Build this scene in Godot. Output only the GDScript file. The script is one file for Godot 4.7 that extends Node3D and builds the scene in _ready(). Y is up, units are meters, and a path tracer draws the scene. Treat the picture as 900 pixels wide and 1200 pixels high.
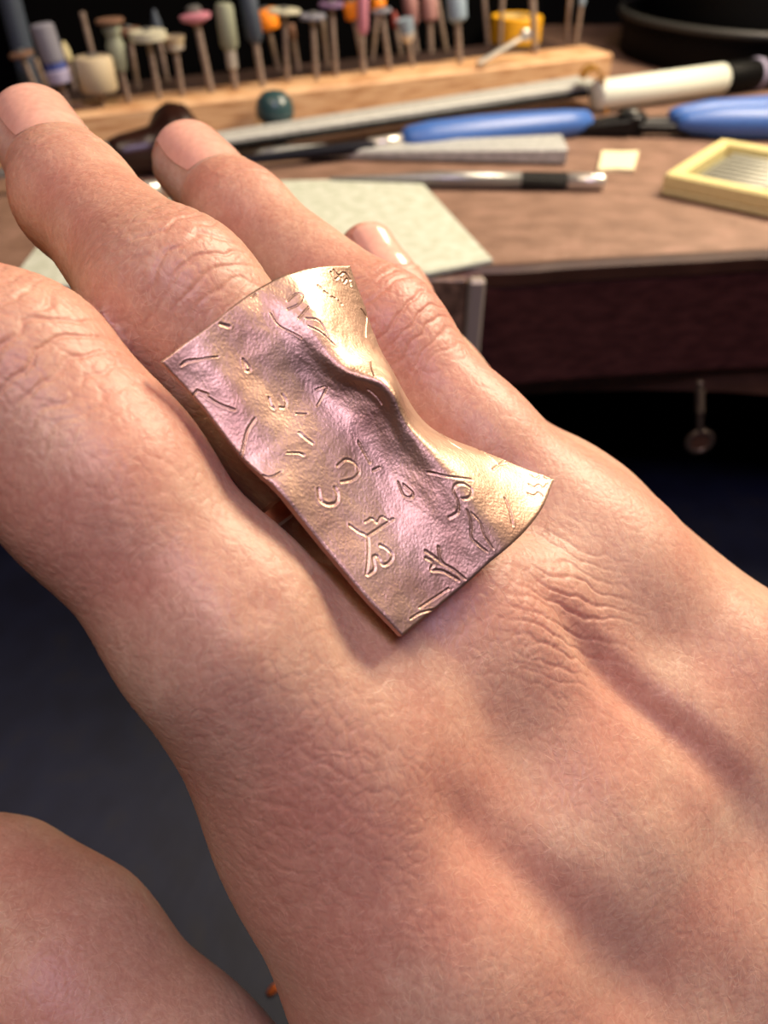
extends Node3D
# A hand with a hammered bronze ring held over a jeweller's bench. Units: metres (hand and ring are worked out in mm).

const FOCAL := 930.0            # focal length in pixels of the 900x1200 frame
const PITCH := deg_to_rad(40.0)
const BENCH := 0.9              # height of the bench top
const EYE := Vector3(0, BENCH + 0.119, 0)
const CAM_UP := Vector3(0, 0.766044, -0.642788)
const CAM_BACK := Vector3(0, 0.642788, 0.766044)

var rng := RandomNumberGenerator.new()
var names := {}
var M := {}

# ---------------------------------------------------------------- measuring
func dirto(px: float, py: float) -> Vector3:
	return Vector3((px - 450.0) / FOCAL, 0, 0) + CAM_UP * ((600.0 - py) / FOCAL) - CAM_BACK

func at(px: float, py: float, mm: float) -> Vector3:      # the place seen at a pixel, so far away
	return EYE + dirto(px, py) * (mm * 0.001)

func on(px: float, py: float, mm := 0.0) -> Vector3:      # the place seen at a pixel, so high above the bench top
	var d := dirto(px, py)
	return EYE + d * ((BENCH + mm * 0.001 - EYE.y) / d.y)

func across(px: float, py: float, z: float) -> Vector3:   # the place seen at a pixel, in the upright plane z
	var d := dirto(px, py)
	return EYE + d * ((z - EYE.z) / d.z)

# ---------------------------------------------------------------- naming
func numbered(called: String) -> String:
	var n: int = names.get(called, 0)
	names[called] = n + 1
	return called if n == 0 else "%s_%03d" % [called, n]

func tag(o: Node3D, label: String, category: String, group := "") -> Node3D:
	o.set_meta("label", label)
	o.set_meta("category", category)
	if group:
		o.set_meta("group", group)
	return o

func thing(called: String, label: String, category: String, pos: Vector3, group := "") -> Node3D:
	var o := Node3D.new()
	o.name = numbered(called)
	add_child(o)
	o.position = pos
	return tag(o, label, category, group)

func part(called: String, mesh: Mesh, m: Material, parent: Node3D, x := Transform3D()) -> MeshInstance3D:
	var o := MeshInstance3D.new()
	o.name = called
	o.mesh = mesh
	o.material_override = m
	o.transform = x
	parent.add_child(o, true)
	return o

func struct(called: String, mesh: Mesh, m: Material, x: Transform3D) -> MeshInstance3D:
	var o := part(called, mesh, m, self, x)
	o.set_meta("kind", "structure")
	return o

# ---------------------------------------------------------------- shapes
func tri(st: SurfaceTool, a: Vector3, b: Vector3, c: Vector3, out: Vector3) -> void:
	if (c - a).cross(b - a).dot(out) < 0.0:
		var t := b
		b = c
		c = t
	st.add_vertex(a)
	st.add_vertex(b)
	st.add_vertex(c)

func quad(st: SurfaceTool, a: Vector3, b: Vector3, c: Vector3, d: Vector3, out: Vector3) -> void:
	tri(st, a, b, c, out)
	tri(st, a, c, d, out)

func begin() -> SurfaceTool:
	var st := SurfaceTool.new()
	st.begin(Mesh.PRIMITIVE_TRIANGLES)
	return st

func done(st: SurfaceTool) -> ArrayMesh:
	st.generate_normals()
	return st.commit()

func lathe(profile: Array, segs := 20) -> ArrayMesh:      # profile of (radius, height), bottom to top
	var st := begin()
	var group := 0
	for k in profile.size() - 1:
		var p: Vector2 = profile[k]
		var q: Vector2 = profile[k + 1]
		if k > 0:
			var e: Vector2 = p - (profile[k - 1] as Vector2)
			if absf(e.angle_to(q - p)) > 0.75:
				group += 1
		st.set_smooth_group(group)
		var n2 := Vector2((q - p).y, -(q - p).x)
		for s in segs:
			var a0 := TAU * s / segs
			var a1 := TAU * (s + 1) / segs
			var d0 := Vector3(cos(a0), 0, sin(a0))
			var d1 := Vector3(cos(a1), 0, sin(a1))
			var out := (d0 + d1) * 0.5 * n2.x + Vector3.UP * n2.y
			var va := d0 * p.x + Vector3.UP * p.y
			var vb := d1 * p.x + Vector3.UP * p.y
			var vc := d1 * q.x + Vector3.UP * q.y
			var vd := d0 * q.x + Vector3.UP * q.y
			if q.x > 1e-7:
				tri(st, va, vc, vd, out)
			if p.x > 1e-7:
				tri(st, va, vb, vc, out)
	return done(st)

func rod(r: float, h: float, c := 0.0, segs := 16) -> ArrayMesh:  # upright cylinder with chamfered ends
	if c <= 0.0:
		c = minf(r * 0.15, h * 0.2)
	return lathe([Vector2(0, 0), Vector2(r - c, 0), Vector2(r, c), Vector2(r, h - c), Vector2(r - c, h), Vector2(0, h)], segs)

func ring_mesh(R: float, r: float, segs := 28, sides := 10) -> ArrayMesh:
	var t := TorusMesh.new()
	t.inner_radius = R - r
	t.outer_radius = R + r
	t.rings = segs
	t.ring_segments = sides
	var st := SurfaceTool.new()
	st.create_from(t, 0)
	return st.commit()

func slab(size: Vector3, c := 0.001) -> ArrayMesh:        # chamfered block centred on the origin
	var st := begin()
	st.set_smooth_group(-1)
	var h := size * 0.5
	c = minf(c, minf(h.x, minf(h.y, h.z)) * 0.8)
	for axis in 3:
		for s: float in [-1.0, 1.0]:
			var n := Vector3.ZERO
			n[axis] = s
			var u := (axis + 1) % 3
			var v := (axis + 2) % 3
			var pts := []
			for q: Vector2 in [Vector2(-1, -1), Vector2(1, -1), Vector2(1, 1), Vector2(-1, 1)]:
				var p := Vector3.ZERO
				p[axis] = s * h[axis]
				p[u] = q.x * (h[u] - c)
				p[v] = q.y * (h[v] - c)
				pts.append(p)
			quad(st, pts[0], pts[1], pts[2], pts[3], n)
			for t: float in [-1.0, 1.0]:                          # the edge shared with the face across u
				var a := Vector3.ZERO
				a[axis] = s * h[axis]
				a[u] = t * (h[u] - c)
				a[v] = h[v] - c
				var b := a
				b[axis] = s * (h[axis] - c)
				b[u] = t * h[u]
				var a2 := a
				var b2 := b
				a2[v] = -a[v]
				b2[v] = -b[v]
				quad(st, a, b, b2, a2, a + b)
	for sx: float in [-1.0, 1.0]:
		for sy: float in [-1.0, 1.0]:
			for sz: float in [-1.0, 1.0]:
				var s3 := Vector3(sx, sy, sz)
				tri(st, Vector3(h.x, h.y - c, h.z - c) * s3, Vector3(h.x - c, h.y, h.z - c) * s3, Vector3(h.x - c, h.y - c, h.z) * s3, s3)
	return done(st)

func extruded(outline: PackedVector2Array, h: float, c := 0.0) -> ArrayMesh:   # outline in x and z, from y 0 to h, top edge chamfered by c
	var st := begin()
	st.set_smooth_group(-1)
	var top := outline
	if c > 0.0:
		var inner := Geometry2D.offset_polygon(outline, -c)
		if inner.size() == 1 and inner[0].size() == outline.size():
			var best := 0
			for k in inner[0].size():                             # the offset outline may begin at another corner
				if inner[0][k].distance_to(outline[0]) < inner[0][best].distance_to(outline[0]):
					best = k
			top = PackedVector2Array()
			for k in outline.size():
				top.append(inner[0][(best + k) % outline.size()])
			if top[1].distance_to(outline[1]) > 4.0 * c:
				top = outline
	var idx := Geometry2D.triangulate_polygon(outline)
	for k in range(0, idx.size(), 3):
		var a := outline[idx[k]]
		var b := outline[idx[k + 1]]
		var d := outline[idx[k + 2]]
		tri(st, Vector3(a.x, 0, a.y), Vector3(b.x, 0, b.y), Vector3(d.x, 0, d.y), Vector3.DOWN)
		a = top[idx[k]]
		b = top[idx[k + 1]]
		d = top[idx[k + 2]]
		tri(st, Vector3(a.x, h, a.y), Vector3(b.x, h, b.y), Vector3(d.x, h, d.y), Vector3.UP)
	var area := 0.0
	for k in outline.size():
		area += outline[k].cross(outline[(k + 1) % outline.size()])
	var turn := signf(area)
	for k in outline.size():
		var a := outline[k]
		var b := outline[(k + 1) % outline.size()]
		var out := Vector3((b - a).y, 0, -(b - a).x) * turn
		var ta := top[k]
		var tb := top[(k + 1) % outline.size()]
		var hc := h - c if top != outline else h
		quad(st, Vector3(a.x, 0, a.y), Vector3(b.x, 0, b.y), Vector3(b.x, hc, b.y), Vector3(a.x, hc, a.y), out)
		if hc < h:
			quad(st, Vector3(a.x, hc, a.y), Vector3(b.x, hc, b.y), Vector3(tb.x, h, tb.y), Vector3(ta.x, h, ta.y), out + Vector3.UP * out.length())
	return done(st)

func standing(pos: Vector3, up: Vector3) -> Transform3D:  # the y axis turned along up
	var y := up.normalized()
	var x := y.cross(Vector3.BACK)
	if x.length() < 0.1:
		x = y.cross(Vector3.RIGHT)
	x = x.normalized()
	return Transform3D(Basis(x, y, x.cross(y)), pos)

func lying(pos: Vector3, along: Vector3, up := Vector3.UP) -> Transform3D:   # the x axis turned along a direction, y as near up as can be
	var x := along.normalized()
	var z := x.cross(up).normalized()
	return Transform3D(Basis(x, z.cross(x), z), pos)

# ---------------------------------------------------------------- materials
func mat(c: Color, rough := 0.6, metal := 0.0) -> StandardMaterial3D:
	var m := StandardMaterial3D.new()
	m.albedo_color = c
	m.roughness = rough
	m.metallic = metal
	return m

func noise_tex(freq: float, octaves: int, ramp: Array, kind := FastNoiseLite.TYPE_SIMPLEX_SMOOTH, seed_ := 1, size := 512) -> NoiseTexture2D:
	var n := FastNoiseLite.new()
	n.noise_type = kind
	n.seed = seed_
	n.frequency = freq
	n.fractal_octaves = octaves
	var t := NoiseTexture2D.new()
	t.width = size
	t.height = size
	t.seamless = true
	t.noise = n
	if ramp:
		var g := Gradient.new()
		g.offsets = PackedFloat32Array()
		g.colors = PackedColorArray()
		var off := PackedFloat32Array()
		var col := PackedColorArray()
		for k in ramp.size():
			off.append(ramp[k][0])
			col.append(ramp[k][1])
		g.offsets = off
		g.colors = col
		t.color_ramp = g
	return t

func surfaced(m: StandardMaterial3D, tex: Texture2D, scale: Vector3, bump: Texture2D = null, bump_mm := 0.1, world := false) -> StandardMaterial3D:
	m.uv1_triplanar = true
	m.uv1_world_triplanar = world
	m.uv1_scale = scale
	if tex:
		m.albedo_texture = tex
	if bump:
		m.heightmap_enabled = true
		m.heightmap_texture = bump
		m.heightmap_scale = bump_mm * 0.1
	return m

func make_materials() -> void:
	var W := Color.WHITE
	# worn brown bench wood, dusty with filings
	var wood := noise_tex(0.012, 5, [[0.0, Color(0.44, 0.345, 0.285)], [0.4, Color(0.51, 0.41, 0.345)], [0.62, Color(0.54, 0.44, 0.375)], [0.86, Color(0.58, 0.47, 0.41)], [1.0, Color(0.68, 0.56, 0.51)]], FastNoiseLite.TYPE_SIMPLEX_SMOOTH, 3)
	var grainy := noise_tex(0.05, 4, [], FastNoiseLite.TYPE_SIMPLEX_SMOOTH, 8)
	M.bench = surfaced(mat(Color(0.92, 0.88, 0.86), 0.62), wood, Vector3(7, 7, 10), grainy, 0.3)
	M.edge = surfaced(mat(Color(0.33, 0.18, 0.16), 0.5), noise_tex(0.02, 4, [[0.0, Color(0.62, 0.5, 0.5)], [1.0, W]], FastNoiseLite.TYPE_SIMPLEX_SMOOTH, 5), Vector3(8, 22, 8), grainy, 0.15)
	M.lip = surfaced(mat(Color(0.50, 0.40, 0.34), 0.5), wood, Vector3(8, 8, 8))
	M.rail = surfaced(mat(Color(0.62, 0.52, 0.44), 0.6), wood, Vector3(9, 9, 9))
	M.block = surfaced(mat(Color(0.82, 0.68, 0.53), 0.65), noise_tex(0.015, 4, [[0.0, Color(0.74, 0.62, 0.5)], [0.5, Color(0.94, 0.9, 0.84)], [1.0, W]], FastNoiseLite.TYPE_SIMPLEX_SMOOTH, 11), Vector3(5, 40, 5), grainy, 0.2)
	M.block_back = surfaced(mat(Color(0.36, 0.27, 0.24), 0.7), wood, Vector3(7, 20, 7))
	M.dark_wood = surfaced(mat(Color(0.20, 0.11, 0.08), 0.32), noise_tex(0.02, 3, [[0.0, Color(0.6, 0.5, 0.5)], [1.0, W]]), Vector3(20, 60, 20))
	M.paper = surfaced(mat(Color(0.76, 0.78, 0.73), 0.85), noise_tex(0.03, 4, [[0.0, Color(0.84, 0.85, 0.80)], [1.0, W]], FastNoiseLite.TYPE_SIMPLEX_SMOOTH, 17), Vector3(9, 9, 9), grainy, 0.15)
	M.steel = surfaced(mat(Color(0.62, 0.62, 0.61), 0.36, 0.6), noise_tex(0.04, 3, [[0.0, Color(0.72, 0.72, 0.72)], [1.0, W]]), Vector3(30, 30, 30))
	M.shank = surfaced(mat(Color(0.74, 0.68, 0.63), 0.40, 0.25), noise_tex(0.03, 3, [[0.0, Color(0.6, 0.55, 0.5)], [1.0, W]]), Vector3(30, 30, 30))
	M.bright = mat(Color(0.80, 0.78, 0.74), 0.28, 0.6)
	M.dark_steel = mat(Color(0.10, 0.10, 0.11), 0.38, 0.7)
	M.blued = mat(Color(0.08, 0.09, 0.14), 0.35, 0.6)
	var crosscut := noise_tex(0.22, 1, [], FastNoiseLite.TYPE_CELLULAR, 4)
	M.file = surfaced(mat(Color(0.76, 0.77, 0.75), 0.5, 0.15), noise_tex(0.02, 3, [[0.0, Color(0.8, 0.8, 0.8)], [1.0, W]]), Vector3(25, 25, 25), crosscut, 0.1)
	M.blue = surfaced(mat(Color(0.25, 0.42, 0.70), 0.42), noise_tex(0.03, 3, [[0.0, Color(0.85, 0.85, 0.88)], [1.0, W]]), Vector3(30, 30, 30))
	M.white = mat(Color(0.84, 0.86, 0.80), 0.4)
	M.pin_steel = mat(Color(0.62, 0.58, 0.53), 0.4, 0.2)
	M.pin_face = surfaced(mat(Color(0.60, 0.48, 0.39), 0.35, 0.1), noise_tex(0.02, 3, [[0.0, Color(0.5, 0.5, 0.5)], [1.0, W]]), Vector3(14, 14, 14))
	M.knurl = surfaced(mat(Color(0.20, 0.20, 0.20), 0.5, 0.7), null, Vector3(200, 200, 200), noise_tex(0.25, 1, [], FastNoiseLite.TYPE_CELLULAR, 6), 0.4)
	M.rim_grey = mat(Color(0.20, 0.20, 0.19), 0.45)
	M.pull = mat(Color(0.40, 0.35, 0.30), 0.4, 0.7)
	M.black_matt = mat(Color(0.02, 0.02, 0.022), 1.0)
	M.black_matt.metallic_specular = 0.1
	M.black = mat(Color(0.045, 0.045, 0.045), 0.5)
	M.black.metallic_specular = 0.2
	M.black_gloss = mat(Color(0.06, 0.06, 0.06), 0.35)
	M.brass = mat(Color(0.80, 0.60, 0.28), 0.4, 0.5)
	M.cream = surfaced(mat(Color(0.93, 0.89, 0.74), 0.75), noise_tex(0.03, 3, [[0.0, Color(0.9, 0.9, 0.88)], [1.0, W]]), Vector3(40, 40, 40))
	M.yellow_box = surfaced(mat(Color(0.88, 0.82, 0.58), 0.5), noise_tex(0.03, 3, [[0.0, Color(0.9, 0.9, 0.86)], [1.0, W]]), Vector3(30, 30, 30))
	M.box_floor = mat(Color(0.42, 0.42, 0.34), 0.6)
	M.drill = mat(Color(0.66, 0.66, 0.60), 0.4, 0.3)
	M.teal = mat(Color(0.17, 0.27, 0.28), 0.3)
	M.copper = mat(Color(0.90, 0.48, 0.28), 0.3, 1.0)
	M.tape = mat(Color(0.90, 0.66, 0.10), 0.5)
	M.tray = surfaced(mat(Color(0.60, 0.67, 0.88), 0.6, 0.0), noise_tex(0.012, 5, [[0.0, Color(0.09, 0.10, 0.15)], [0.6, Color(0.13, 0.145, 0.20)], [0.85, Color(0.18, 0.165, 0.18)], [1.0, Color(0.30, 0.24, 0.21)]], FastNoiseLite.TYPE_SIMPLEX_SMOOTH, 21), Vector3(5, 5, 5), grainy, 0.06)
	M.glass = mat(Color(0.9, 0.95, 0.95, 0.12), 0.05)
	M.glass.transparency = BaseMaterial3D.TRANSPARENCY_ALPHA
	M.wall = surfaced(mat(Color(0.075, 0.073, 0.078), 0.9), noise_tex(0.02, 3, [[0.0, Color(0.85, 0.85, 0.85)], [1.0, W]]), Vector3(2, 2, 2), null, 0.1, true)
	M.floor = surfaced(mat(Color(0.16, 0.13, 0.11), 0.7), wood, Vector3(2, 2, 2), null, 0.1, true)
	# colours of the polishing heads
	for c: Array in [["grey", Color(0.46, 0.46, 0.50)], ["lilac", Color(0.60, 0.58, 0.68)], ["band_blue", Color(0.24, 0.30, 0.55)], ["brown", Color(0.45, 0.33, 0.25)],
			["pink", Color(0.72, 0.46, 0.52)], ["sage", Color(0.52, 0.54, 0.46)], ["slate", Color(0.22, 0.26, 0.31)], ["orange", Color(0.95, 0.55, 0.06)],
			["stone", Color(0.70, 0.69, 0.60)], ["purple", Color(0.42, 0.32, 0.44)], ["red", Color(0.48, 0.16, 0.12)], ["pale_blue", Color(0.50, 0.57, 0.62)],
			["bristle", Color(0.72, 0.66, 0.54)], ["ivory", Color(0.78, 0.74, 0.56)], ["rose", Color(0.58, 0.42, 0.40)]]:
		M[c[0]] = mat(c[1], 0.65)

# ---------------------------------------------------------------- the room and the bench
func build_room() -> void:
	struct("floor", slab(Vector3(3.2, 0.1, 3.2), 0.002), M.floor, Transform3D(Basis(), Vector3(0, -0.05, -0.2)))
	struct("ceiling", slab(Vector3(3.2, 0.1, 3.2), 0.002), M.wall, Transform3D(Basis(), Vector3(0, 2.55, -0.2)))
	struct("wall_back", slab(Vector3(3.2, 2.5, 0.1), 0.002), M.wall, Transform3D(Basis(), Vector3(0, 1.25, -1.75)))
	struct("wall_front", slab(Vector3(3.2, 2.5, 0.1), 0.002), M.wall, Transform3D(Basis(), Vector3(0, 1.25, 1.35)))
	struct("wall_left", slab(Vector3(0.1, 2.5, 3.2), 0.002), M.wall, Transform3D(Basis(), Vector3(-1.55, 1.25, -0.2)))
	struct("wall_right", slab(Vector3(0.1, 2.5, 3.2), 0.002), M.wall, Transform3D(Basis(), Vector3(1.55, 1.25, -0.2)))

func strip_along(line: PackedVector2Array, y0: float, y1: float, back_by: float, c := 0.0008) -> ArrayMesh:   # a board bent along a line in x and z
	var st := begin()
	var n := line.size()
	var prof := [Vector2(0, y0), Vector2(0, y1 - c), Vector2(-c, y1), Vector2(-back_by, y1), Vector2(-back_by, y0)]
	for k in prof.size():
		st.set_smooth_group(k)
		var p: Vector2 = prof[k]
		var q: Vector2 = prof[(k + 1) % prof.size()]
		var o2 := Vector2(-(q - p).y, (q - p).x) * -1.0
		for s in n - 1:
			var d := (line[s + 1] - line[s]).normalized()
			var f := Vector2(-d.y, d.x)                          # towards the bench's front
			if f.y < 0.0:
				f = -f
			var pts := []
			for e: Array in [[s, p], [s + 1, p], [s + 1, q], [s, q]]:
				var b: Vector2 = line[e[0]] + f * (e[1] as Vector2).x
				pts.append(Vector3(b.x, (e[1] as Vector2).y, b.y))
			quad(st, pts[0], pts[1], pts[2], pts[3], Vector3(f.x * o2.x, o2.y, f.y * o2.x))
	return done(st)

func build_bench() -> void:
	var b := thing("workbench", "worn brown wooden workbench with a curved dark front edge and a metal catch tray", "workbench", Vector3(0, 0, 0))
	var ctl: Array[Vector2] = [Vector2(-0.46, -0.06), Vector2(-0.42, -0.17), Vector2(-0.30, -0.245), Vector2(-0.16, -0.275), Vector2(-0.05, -0.281), Vector2(0.039, -0.283), Vector2(0.067, -0.2872), Vector2(0.093, -0.2908), Vector2(0.120, -0.2940), Vector2(0.148, -0.2975), Vector2(0.20, -0.296), Vector2(0.29, -0.275), Vector2(0.38, -0.20), Vector2(0.42, -0.06)]
	var curve := Curve2D.new()
	for k in ctl.size():
		var t := (ctl[mini(k + 1, ctl.size() - 1)] - ctl[maxi(k - 1, 0)]) / 6.0
		curve.add_point(ctl[k], -t, t)
	curve.bake_interval = 0.008
	var edge := curve.get_baked_points()
	var outline := PackedVector2Array([Vector2(-0.72, -0.80), Vector2(-0.72, -0.06)])
	outline.append_array(edge)
	outline.append_array(PackedVector2Array([Vector2(0.72, -0.06), Vector2(0.72, -0.80)]))
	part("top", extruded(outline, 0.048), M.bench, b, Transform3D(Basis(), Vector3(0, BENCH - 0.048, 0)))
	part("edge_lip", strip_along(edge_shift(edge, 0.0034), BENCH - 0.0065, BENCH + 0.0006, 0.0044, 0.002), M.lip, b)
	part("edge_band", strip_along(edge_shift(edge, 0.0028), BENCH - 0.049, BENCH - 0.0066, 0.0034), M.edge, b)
	# the rail under the top, its lower side cut to a shallow arch
	var arch := PackedVector2Array([Vector2(-0.4, 0.0), Vector2(0.42, 0.0)])
	for k in 25:
		var x := 0.42 - 0.82 * k / 24.0
		arch.append(Vector2(x, 0.0145 + 0.022 * pow(absf(x - 0.115) / 0.12, 2.0) * 0.55 if absf(x - 0.115) < 0.24 else 0.053))
	part("arched_rail", extruded(arch, 0.012, 0.0), M.rail, b, Transform3D(Basis(Vector3.RIGHT, Vector3.BACK, Vector3.DOWN), Vector3(0, BENCH - 0.0485, -0.312)))
	for s: float in [-1.0, 1.0]:
		part("side_panel", slab(Vector3(0.04, BENCH - 0.049, 0.70), 0.002), M.rail, b, Transform3D(Basis(), Vector3(s * 0.68, (BENCH - 0.049) / 2.0, -0.43)))
	part("back_panel", slab(Vector3(1.32, BENCH - 0.06, 0.02), 0.002), M.rail, b, Transform3D(Basis(), Vector3(0, (BENCH - 0.05) / 2.0, -0.77)))
	# the catch tray below the cut-out
	var tray := part("catch_tray", slab(Vector3(1.30, 0.004, 0.74), 0.001), M.tray, b, Transform3D(Basis(), Vector3(0, BENCH - 0.162, -0.37)))
	part("tray_rim", slab(Vector3(1.30, 0.03, 0.006), 0.001), M.tray, tray, Transform3D(Basis(), Vector3(0, 0.017, 0.367)))
	# the bench pin under the paper: a block with a steel face plate
	var p := thing("bench_pin", "dark wooden bench pin with a steel face plate under the pale sheet", "bench pin", Vector3(-0.02, BENCH, -0.278))
	part("block", slab(Vector3(0.118, 0.035, 0.004), 0.001), M.edge, p, Transform3D(Basis(), Vector3(-0.003, -0.0178, 0.001)))
	part("face_plate", slab(Vector3(0.112, 0.036, 0.003), 0.0008), M.pin_face, p, Transform3D(Basis(), Vector3(-0.006, -0.0182, 0.0046)))
	part("end_plate", slab(Vector3(0.006, 0.036, 0.005), 0.001), M.pin_steel, p, Transform3D(Basis(), Vector3(0.0535, -0.0182, 0.0052)))

func edge_shift(line: PackedVector2Array, by: float) -> PackedVector2Array:
	var o := PackedVector2Array()
	for k in line.size():
		var d := (line[mini(k + 1, line.size() - 1)] - line[maxi(k - 1, 0)]).normalized()
		var f := Vector2(-d.y, d.x)
		if f.y < 0.0:
			f = -f
		o.append(line[k] + f * by)
	return o

const DRILLS := ["thin steel drill lying against the front wall of the yellow box", "second steel drill from the front wall of the yellow box", "third steel drill from the front wall of the yellow box",
	"fourth steel drill from the front wall of the yellow box", "steel drill in the middle of the row in the yellow box", "fourth steel drill from the back wall of the yellow box",
	"third steel drill from the back wall of the yellow box", "second steel drill from the back wall of the yellow box", "thin steel drill lying against the back wall of the yellow box"]

# ---------------------------------------------------------------- tools on the bench
func tapered_bar(length: float, w0: float, w1: float, h0: float, h1: float, c: float, bulge := 0.0) -> ArrayMesh:   # along x, the bottom at y 0
	var st := begin()
	var n := 12
	var rings := []
	for k in n + 1:
		var t := float(k) / n
		var w := lerpf(w0, w1, t) * (1.0 + bulge * sin(PI * t)) * 0.5
		var h := lerpf(h0, h1, t) * (1.0 + bulge * sin(PI * t))
		var x := length * t
		var e := minf(c, minf(w, h * 0.5) * 0.9)
		rings.append([Vector3(x, 0, -w + e), Vector3(x, 0, w - e), Vector3(x, e, w), Vector3(x, h - e, w), Vector3(x, h, w - e), Vector3(x, h, -w + e), Vector3(x, h - e, -w), Vector3(x, e, -w)])
	for k in n:
		for s in 8:
			st.set_smooth_group(s)
			var a: Vector3 = rings[k][s]
			var b: Vector3 = rings[k][(s + 1) % 8]
			var mid := (a + b) * 0.5
			var out := Vector3(0, mid.y - lerpf(h0, h1, float(k) / n) * 0.5, mid.z)
			quad(st, a, b, rings[k + 1][(s + 1) % 8], rings[k + 1][s], out)
	st.set_smooth_group(20)
	for s in range(1, 7):
		tri(st, rings[0][0], rings[0][s], rings[0][s + 1], Vector3.LEFT)
		tri(st, rings[n][0], rings[n][s], rings[n][s + 1], Vector3.RIGHT)
	return done(st)

func handle_shape(points: Array, flat: float, segs := 24) -> ArrayMesh:     # lathe along x, squeezed to an oval; points of (x, radius)
	var prof := []
	for p: Vector2 in points:
		prof.append(Vector2(p.y, p.x))
	var m := lathe(prof, segs)
	var st := SurfaceTool.new()
	st.append_from(m, 0, Transform3D(Basis(Vector3(0, flat, 0), Vector3(1, 0, 0), Vector3(0, 0, -1)), Vector3.ZERO))
	st.generate_normals()
	return st.commit()

func build_tools() -> void:
	# the pale sheet on the bench pin
	var s := begin()
	s.set_smooth_group(0)
	var c0 := on(8, 345) ; var c1 := on(500, 327) ; var c2 := on(577, 311) ; var c3 := on(490, 215) ; var c4 := on(330, 218) ; var c5 := on(70, 262)
	var outline := PackedVector2Array()
	for c: Vector3 in [c0, c1, c2, c3, c4, c5]:
		outline.append(Vector2(c.x, c.z))
	var sheet := part("sheet", extruded(outline, 0.0018, 0.0005), M.paper, self, Transform3D(Basis(), Vector3(0, BENCH + 0.0008, 0)))
	tag(sheet, "pale grey-white sheet lying on the bench under the fingers", "sheet")

	# large flat file with a grey cut face, leaning across the graver
	var a := on(238, 176, 6.0) ; var e := on(690, 108, 6.0)
	var t := thing("flat_file", "long flat grey steel file lying in front of the wooden block", "file", a)
	t.basis = Basis(Vector3.RIGHT.rotated(Vector3.UP, -atan2(e.z - a.z, e.x - a.x)), Vector3.UP, Vector3.ZERO)
	t.transform = lying(a, e - a)
	var fl := (e - a).length()
	part("blade", tapered_bar(fl, 0.014, 0.019, 0.0055, 0.0075, 0.0006), M.file, t)
	part("dark_edge", tapered_bar(fl * 0.98, 0.0015, 0.0015, 0.003, 0.0035, 0.0003), M.dark_steel, t, Transform3D(Basis(), Vector3(0, 0.001, 0.0105)))  # thin dark strip along the front side of the file

	# half-round file nearer the camera
	a = on(268, 189) ; e = on(661, 192)
	t = thing("half_round_file", "shorter pale grey tapering file lying in front of the blue handle", "file", a)
	t.transform = lying(a, e - a)
	part("blade", tapered_bar((e - a).length(), 0.006, 0.024, 0.003, 0.008, 0.0012), M.file, t, Transform3D(Basis(), Vector3(0, 0.0005, -0.008)))

	# steel scriber
	a = on(384, 209, 3.5) ; e = on(708, 213, 3.5)
	t = thing("scriber", "thin round steel scriber with a knurled grip lying nearest the pale sheet", "scriber", a)
	t.transform = lying(a, e - a)
	var l := (e - a).length()
	part("shaft", handle_shape([Vector2(0, 0), Vector2(0.002, 0.0006), Vector2(0.03, 0.002), Vector2(l * 0.40, 0.0036), Vector2(l * 0.70, 0.0036), Vector2(l * 0.70, 0.0)], 1.0), M.steel, t)
	part("knurled_grip", handle_shape([Vector2(l * 0.70, 0.0), Vector2(l * 0.70, 0.0036), Vector2(l * 0.71, 0.0039), Vector2(l * 0.86, 0.0039), Vector2(l * 0.865, 0.0034), Vector2(l * 0.865, 0.0)], 1.0), M.knurl, t)
	part("end_cap", handle_shape([Vector2(l * 0.866, 0.0), Vector2(l * 0.866, 0.0036), Vector2(l * 0.99, 0.0036), Vector2(l, 0.003), Vector2(l, 0.0)], 1.0), M.bright, t)

	# blue-handled scraper: blued shaft to the left, handle to the right
	a = on(272, 186, 6.0) ; e = on(692, 142, 6.0)
	t = thing("scraper", "scraper with a rounded blue handle and a dark blued blade beneath the flat file", "scraper", a)
	t.transform = lying(a, e - a)
	l = (e - a).length()
	part("blade", tapered_bar(l * 0.36, 0.004, 0.009, 0.003, 0.005, 0.001), M.blued, t, Transform3D(Basis(), Vector3(0, -0.003, 0)))
	part("ferrule", handle_shape([Vector2(l * 0.35, 0.0), Vector2(l * 0.35, 0.0028), Vector2(l * 0.45, 0.0034), Vector2(l * 0.45, 0.0)], 1.0), M.bright, t)
	part("handle", handle_shape([Vector2(l * 0.44, 0.0), Vector2(l * 0.442, 0.0045), Vector2(l * 0.46, 0.0075), Vector2(l * 0.52, 0.0092), Vector2(l * 0.66, 0.0098), Vector2(l * 0.80, 0.0092), Vector2(l * 0.92, 0.0082), Vector2(l * 0.985, 0.0068), Vector2(l, 0.0035), Vector2(l, 0.0)], 0.85), M.blue, t)

	# blue-handled pliers, jaws to the left
	a = on(690, 150, 4.0) ; e = on(905, 146, 4.0)
	t = thing("pliers", "black-jawed pliers with blue grips running off past the wood block", "pliers", a)
	t.transform = lying(a, e - a)
	l = (e - a).length()
	part("jaw", tapered_bar(0.026, 0.004, 0.011, 0.005, 0.008, 0.001), M.dark_steel, t, Transform3D(Basis(), Vector3(-0.006, -0.003, 0.001)))
	part("jaw", tapered_bar(0.026, 0.003, 0.008, 0.004, 0.007, 0.001), M.dark_steel, t, Transform3D(Basis(), Vector3(-0.004, -0.003, -0.010)))
	part("pivot", rod(0.0078, 0.010, 0.0012, 24), M.dark_steel, t, Transform3D(Basis(), Vector3(0.0235, -0.0035, -0.003)))
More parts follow.
